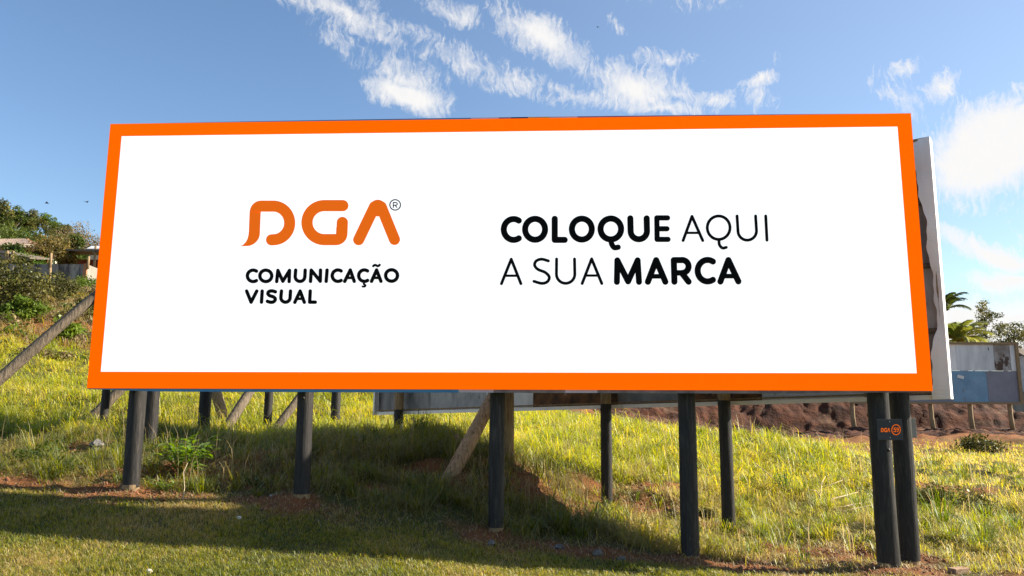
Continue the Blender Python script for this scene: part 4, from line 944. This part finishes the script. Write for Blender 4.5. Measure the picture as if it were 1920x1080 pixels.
def carport():
    Y = 66; t = thing('carport', 'open carport with flat dark roof on timber posts above the pale wall corner', 'carport')
    A = at(125, 466.5, Y); B = at(190, 468, Y-2); C_ = at(200, 476, Y+4); D_ = at(146, 474, Y+4)
    mb = MB(); mb.poly([A, B, C_, D_]); o = mb.build('roof', M['shed'], t); s = o.modifiers.new('thick', 'SOLIDIFY'); s.thickness = .16
    zb = at(170, 497, Y).z
    for px in (178, 191): x = at(px, 480, Y-1.4); mb = MB(); mb.tube([(x.x, x.y, zb-.4), (x.x, x.y, A.z-.05)], [.10, .10], 8); mb.build('post', M['raw'], t)
    mb = MB(); p = at(168, 488, Y+3.4); mb.box((p.x, p.y, zb+.45), 3.6, .15, 1.35); mb.build('back_wall', M['redwall'], t)
    a = at(172, 469.5, Y-1.4); b = at(178, 476, Y-1.4); mb = MB(); mb.beam(a, b, .1, .1); mb.build('strut', M['raw'], t)
    t = thing('house', 'pale roof of a house showing behind the carport', 'house'); p = at(186, 465, 75)
    mb = MB(); mb.poly([at(162, 466, 74), at(215, 466, 74), at(215, 461, 78), at(172, 461, 78)]); o = mb.build('roof', M['roofmetal'], t); s = o.modifiers.new('thick', 'SOLIDIFY'); s.thickness = .15
    mb = MB(); mb.box((p.x+.8, 76.3, p.z-1.7), 3.4, 2.6, 3); mb.build('wall', M['plaster'], t)
carport()

# ------------------------------------------------------------------ birds
for i, (px, py, Y, lab) in enumerate(((88, 381, 110, 'tiny dark bird in the sky left of the billboard, nearer the photo edge'), (162.5, 379, 115, 'tiny dark bird in the sky close to the billboard corner'), (1121, 51, 180, 'tiny dark bird high up beside the small cloud wisp'))):
    p = at(px, py, Y); mb = MB(); t = thing('bird', lab, 'bird', p, i*.9+.4, 'birds in the sky')
    mb.tube([(-.28, 0, 0), (-.12, 0, .02), (.05, 0, .02), (.2, 0, 0), (.28, 0, -.01)], [.02, .07, .08, .045, .01], 8); mb.build('body', M['bird'], t, True)
    for s in (-1, 1):
        w = MB(); w.poly([(-.08, s*.05, .03), (.12, s*.05, .03), (.08, s*.3, .16), (-.1, s*.28, .15)]); w.poly([(.08, s*.3, .16), (-.1, s*.28, .15), (-.14, s*.55, .10)]); w.build('wing', M['bird'], t)

# ------------------------------------------------------------------ plants, twigs, stones near the bank
def leaf_quad(V, T, p, az, el, l, w, droop=.35):
    d = Vector((math.cos(az)*math.cos(el), math.sin(az)*math.cos(el), math.sin(el))); s = Vector((-math.sin(az), math.cos(az), 0)); nrm = d.cross(s); k = len(V)
    for (f, ww) in ((0, .05), (.28, .8), (.6, .75), (1, .0)):
        c = p+d*l*f-Vector((0, 0, droop*l*f*f))
        if ww > 0.01 and f < 1: V += [tuple(c-s*w*ww/2+Vector((0, 0, .12*w*ww))), tuple(c), tuple(c+s*w*ww/2+Vector((0, 0, .12*w*ww)))]
        else: V += [tuple(c)]*3
    for a in range(3):
        for b in range(2): q = k+a*3+b; T.append((q, q+1, q+4, q+3))
def broad_plant(name, label, px, py, Y, h, spread, nst, nl, l, w, seed, m_=F7):
    p = at(px, py, Y); g = gz(p.x, p.y); t = thing(name, label, 'plant', (p.x, p.y, g)); r_ = random.Random(seed); V = []; T = []; mb = MB()
    for i in range(nst):
        az = r_.uniform(0, 6.28); sp = spread*r_.uniform(0, 1)**.7; hh = h*r_.uniform(.55, 1)*(1-.35*sp/max(spread, .01)); a = Vector((math.cos(az)*sp*.2, math.sin(az)*sp*.2, 0)); b = Vector((math.cos(az)*sp, math.sin(az)*sp, hh))
        m0 = (a+b)/2+Vector((0, 0, hh*.15)); mb.tube([a, m0, b], [.006, .005, .003], 5)
        for q in range(nl):
            f = .25+.75*q/(nl-1); c = a.lerp(m0, f*2) if f < .5 else m0.lerp(b, f*2-1); leaf_quad(V, T, c, q*2.4+r_.uniform(-.5, .5), r_.uniform(-.1, .7)+(.4 if q == nl-1 else 0), l*r_.uniform(.6, 1.15), w*r_.uniform(.7, 1.1))
    np_mesh('leaves', V, T, m_, t); mb.build('stem', F6, t)
broad_plant('leafy_plant', 'bright broad leaved plant beside the leftmost front post', 350, 862, 9.4, .60, .34, 20, 9, .17, .06, 5)
broad_plant('leafy_plant', 'low dark leafy weed on the bank at the left edge', 80, 850, 9.8, .25, .45, 16, 6, .15, .04, 6, F6)
broad_plant('leafy_plant', 'spreading weed with thin leaves left of the leftmost front post', 130, 885, 9.3, .2, .35, 12, 6, .14, .03, 8, F6)
broad_plant('leafy_plant', 'upright narrow leaved weed in the sunny grass between the right posts', 1475, 900, 12.2, .55, .22, 9, 11, .12, .03, 9)
broad_plant('leafy_plant', 'pale low weed under the leftmost front post foot', 310, 925, 8.95, .14, .2, 8, 5, .08, .03, 10)
broad_plant('leafy_plant', 'small dark weed left of the second front post', 480, 900, 9.2, .2, .3, 10, 6, .12, .03, 11, F6)
def stick(name, label, pts, rs, cat='twig', grp=None, extra=()):
    mb = MB(); mb.tube(pts, rs, 6)
    for e_, er in extra: mb.tube(e_, er, 5)
    return tag(mb.build(name, M['twig'], None, True), label, cat, grp)
def P(px, py, Y, dz=0): v = at(px, py, Y); return v+Vector((0, 0, dz))
stick('fallen_stick', 'long thin pale stick lying across the sunny grass', [onG(1415, 868, .2), onG(1445, 892, .2), onG(1478, 922, .12)], [.010, .009, .007], grp='dead sticks in the grass')
stick('dead_branch', 'bleached forked dead branch standing in the dry grass', [onG(1540, 955), onG(1538, 930, .15), onG(1541, 905, .28), onG(1548, 893, .35)], [.012, .010, .007, .004], grp='dead sticks in the grass', extra=[([onG(1538, 930, .15), onG(1530, 920, .22), onG(1516, 918, .24)], [.008, .007, .004]), ([onG(1540, 915, .2), onG(1560, 908, .28), onG(1580, 900, .3)], [.006, .005, .003])])
stick('dead_branch', 'dark curved dead branch in the dry grass', [onG(1551, 952, .05), onG(1562, 935, .14), onG(1590, 928, .2), onG(1610, 922, .2)], [.011, .010, .008, .004], grp='dead sticks in the grass')
stick('dead_branch', 'pair of pale dead branches lying left of the right hand posts', [onG(1560, 955, .06), onG(1600, 946, .1), onG(1635, 940, .1)], [.011, .010, .006], grp='dead sticks in the grass', extra=[([onG(1575, 960, .05), onG(1610, 952, .1), onG(1645, 945, .1)], [.009, .008, .005])])
stick('dry_stalk', 'single dry straw stalk leaning left of the second front post', [onG(342, 942), onG(346, 915, .1), onG(344, 885, .25), onG(352, 868, .33)], [.006, .005, .004, .003], 'stalk')
def rock(name, label, cat, px, py, sx, sy, sz, seed, m_, grp=None):
    p = onG(px, py); r_ = random.Random(seed); import bmesh
    bm = bmesh.new(); bmesh.ops.create_icosphere(bm, subdivisions=2, radius=1)
    for v in bm.verts:
        c = v.co; k = 1+.22*math.sin(c.x*3.1+seed)+.18*math.sin(c.y*4.3+seed*2)+.15*math.sin(c.z*5+seed)+r_.uniform(-.05, .05); v.co = Vector((c.x*sx*k, c.y*sy*k, c.z*sz*k))
    me = bpy.data.meshes.new(name); bm.to_mesh(me); bm.free(); me.materials.append(m_)
    o = link(name, me, loc=(p.x, p.y, p.z+sz*.35)); o.rotation_euler.z = r_.uniform(0, 6); return tag(o, label, cat, grp)
G = 'stones by the post feet'
rock('stone', 'rounded grey stone just left of the middle post foot', 'stone', 920, 1022, .055, .04, .035, 1, M['stone'], G)
rock('stone', 'flat grey stone on the soil right of the middle post', 'stone', 1048, 1027, .06, .04, .025, 2, M['stone'], G)
rock('stone', 'grey stone in the dark soil midway between the middle and fourth posts', 'stone', 1118, 1040, .06, .05, .035, 3, M['stone'], G)
rock('stone', 'small grey stone nearest the fourth post on the soil', 'stone', 1165, 1050, .045, .035, .025, 4, M['stone'], G)
rock('stone', 'pale pebble on the shaded lawn right of the leftmost post', 'stone', 448, 972, .03, .025, .018, 5, M['paper'], G)
rock('stone', 'white pebble near the second front post', 'stone', 510, 930, .025, .02, .015, 6, M['paper'], G)
rock('stone', 'mossy grey rock half buried in the bank left of the leftmost post', 'stone', 183, 838, .14, .1, .07, 7, M['stone'], G)
rock('stone', 'angular grey slab on the red earth behind the right hand posts', 'stone', 1852, 834, .32, .2, .12, 8, M['stone'], G)
rock('clod', 'pale clay clod on the lit bank left of the slim middle post', 'clod', 1180, 894, .12, .08, .05, 9, M['brickm'])
rock('paper_litter', 'crumpled white litter on the sunlit lawn at the bottom left', 'litter', 278, 1072, .04, .03, .015, 10, M['paper'])
p = onG(1798, 1072); mb = MB(); mb.box((0, 0, .01), .2, .1, .06, .35); o = mb.build('brick', M['brickm'], None, bevel=.006, loc=(p.x, p.y, p.z)); tag(o, 'old clay brick lying in the grass at the bottom right', 'brick')
def clods():                                     # loose crumbs of red earth where the soil is bare
    n = 26000; x, y = scatter(n, (-38, 38), (7.6, 12.5), 5, .06); s = soil_mask(x, y); k = RNG.random(len(x)) < s*.9; x, y = x[k], y[k]; n = len(x)
    z = ground_h(x, y); r = RNG.uniform(.004, .016, n)*(1+1.2*(RNG.random(n) < .05))
    base = np.array([(1, 0, 0), (-1, 0, 0), (0, 1, 0), (0, -1, 0), (0, 0, 1), (0, 0, -1)], float); V = base[None]*r[:, None, None]*RNG.uniform(.6, 1.4, (n, 6, 1))+np.stack([x, y, z+r*.3], -1)[:, None]
    f = np.array([(0, 2, 4), (2, 1, 4), (1, 3, 4), (3, 0, 4), (2, 0, 5), (1, 2, 5), (3, 1, 5), (0, 3, 5)]); T = (np.arange(n)[:, None, None]*6+f[None]).reshape(-1, 3)
    m = noisy('earth_crumbs', (.11, .04, .018), (.33, .15, .07), 12, .95, bump=0, c3=(.10, .09, .085), thr3=(.56, .6), sc3=20)
    tag(np_mesh('soil_crumbs', V.reshape(-1, 3), T, m), 'loose crumbs of red earth around the post feet', 'soil', kind='stuff')
clods()
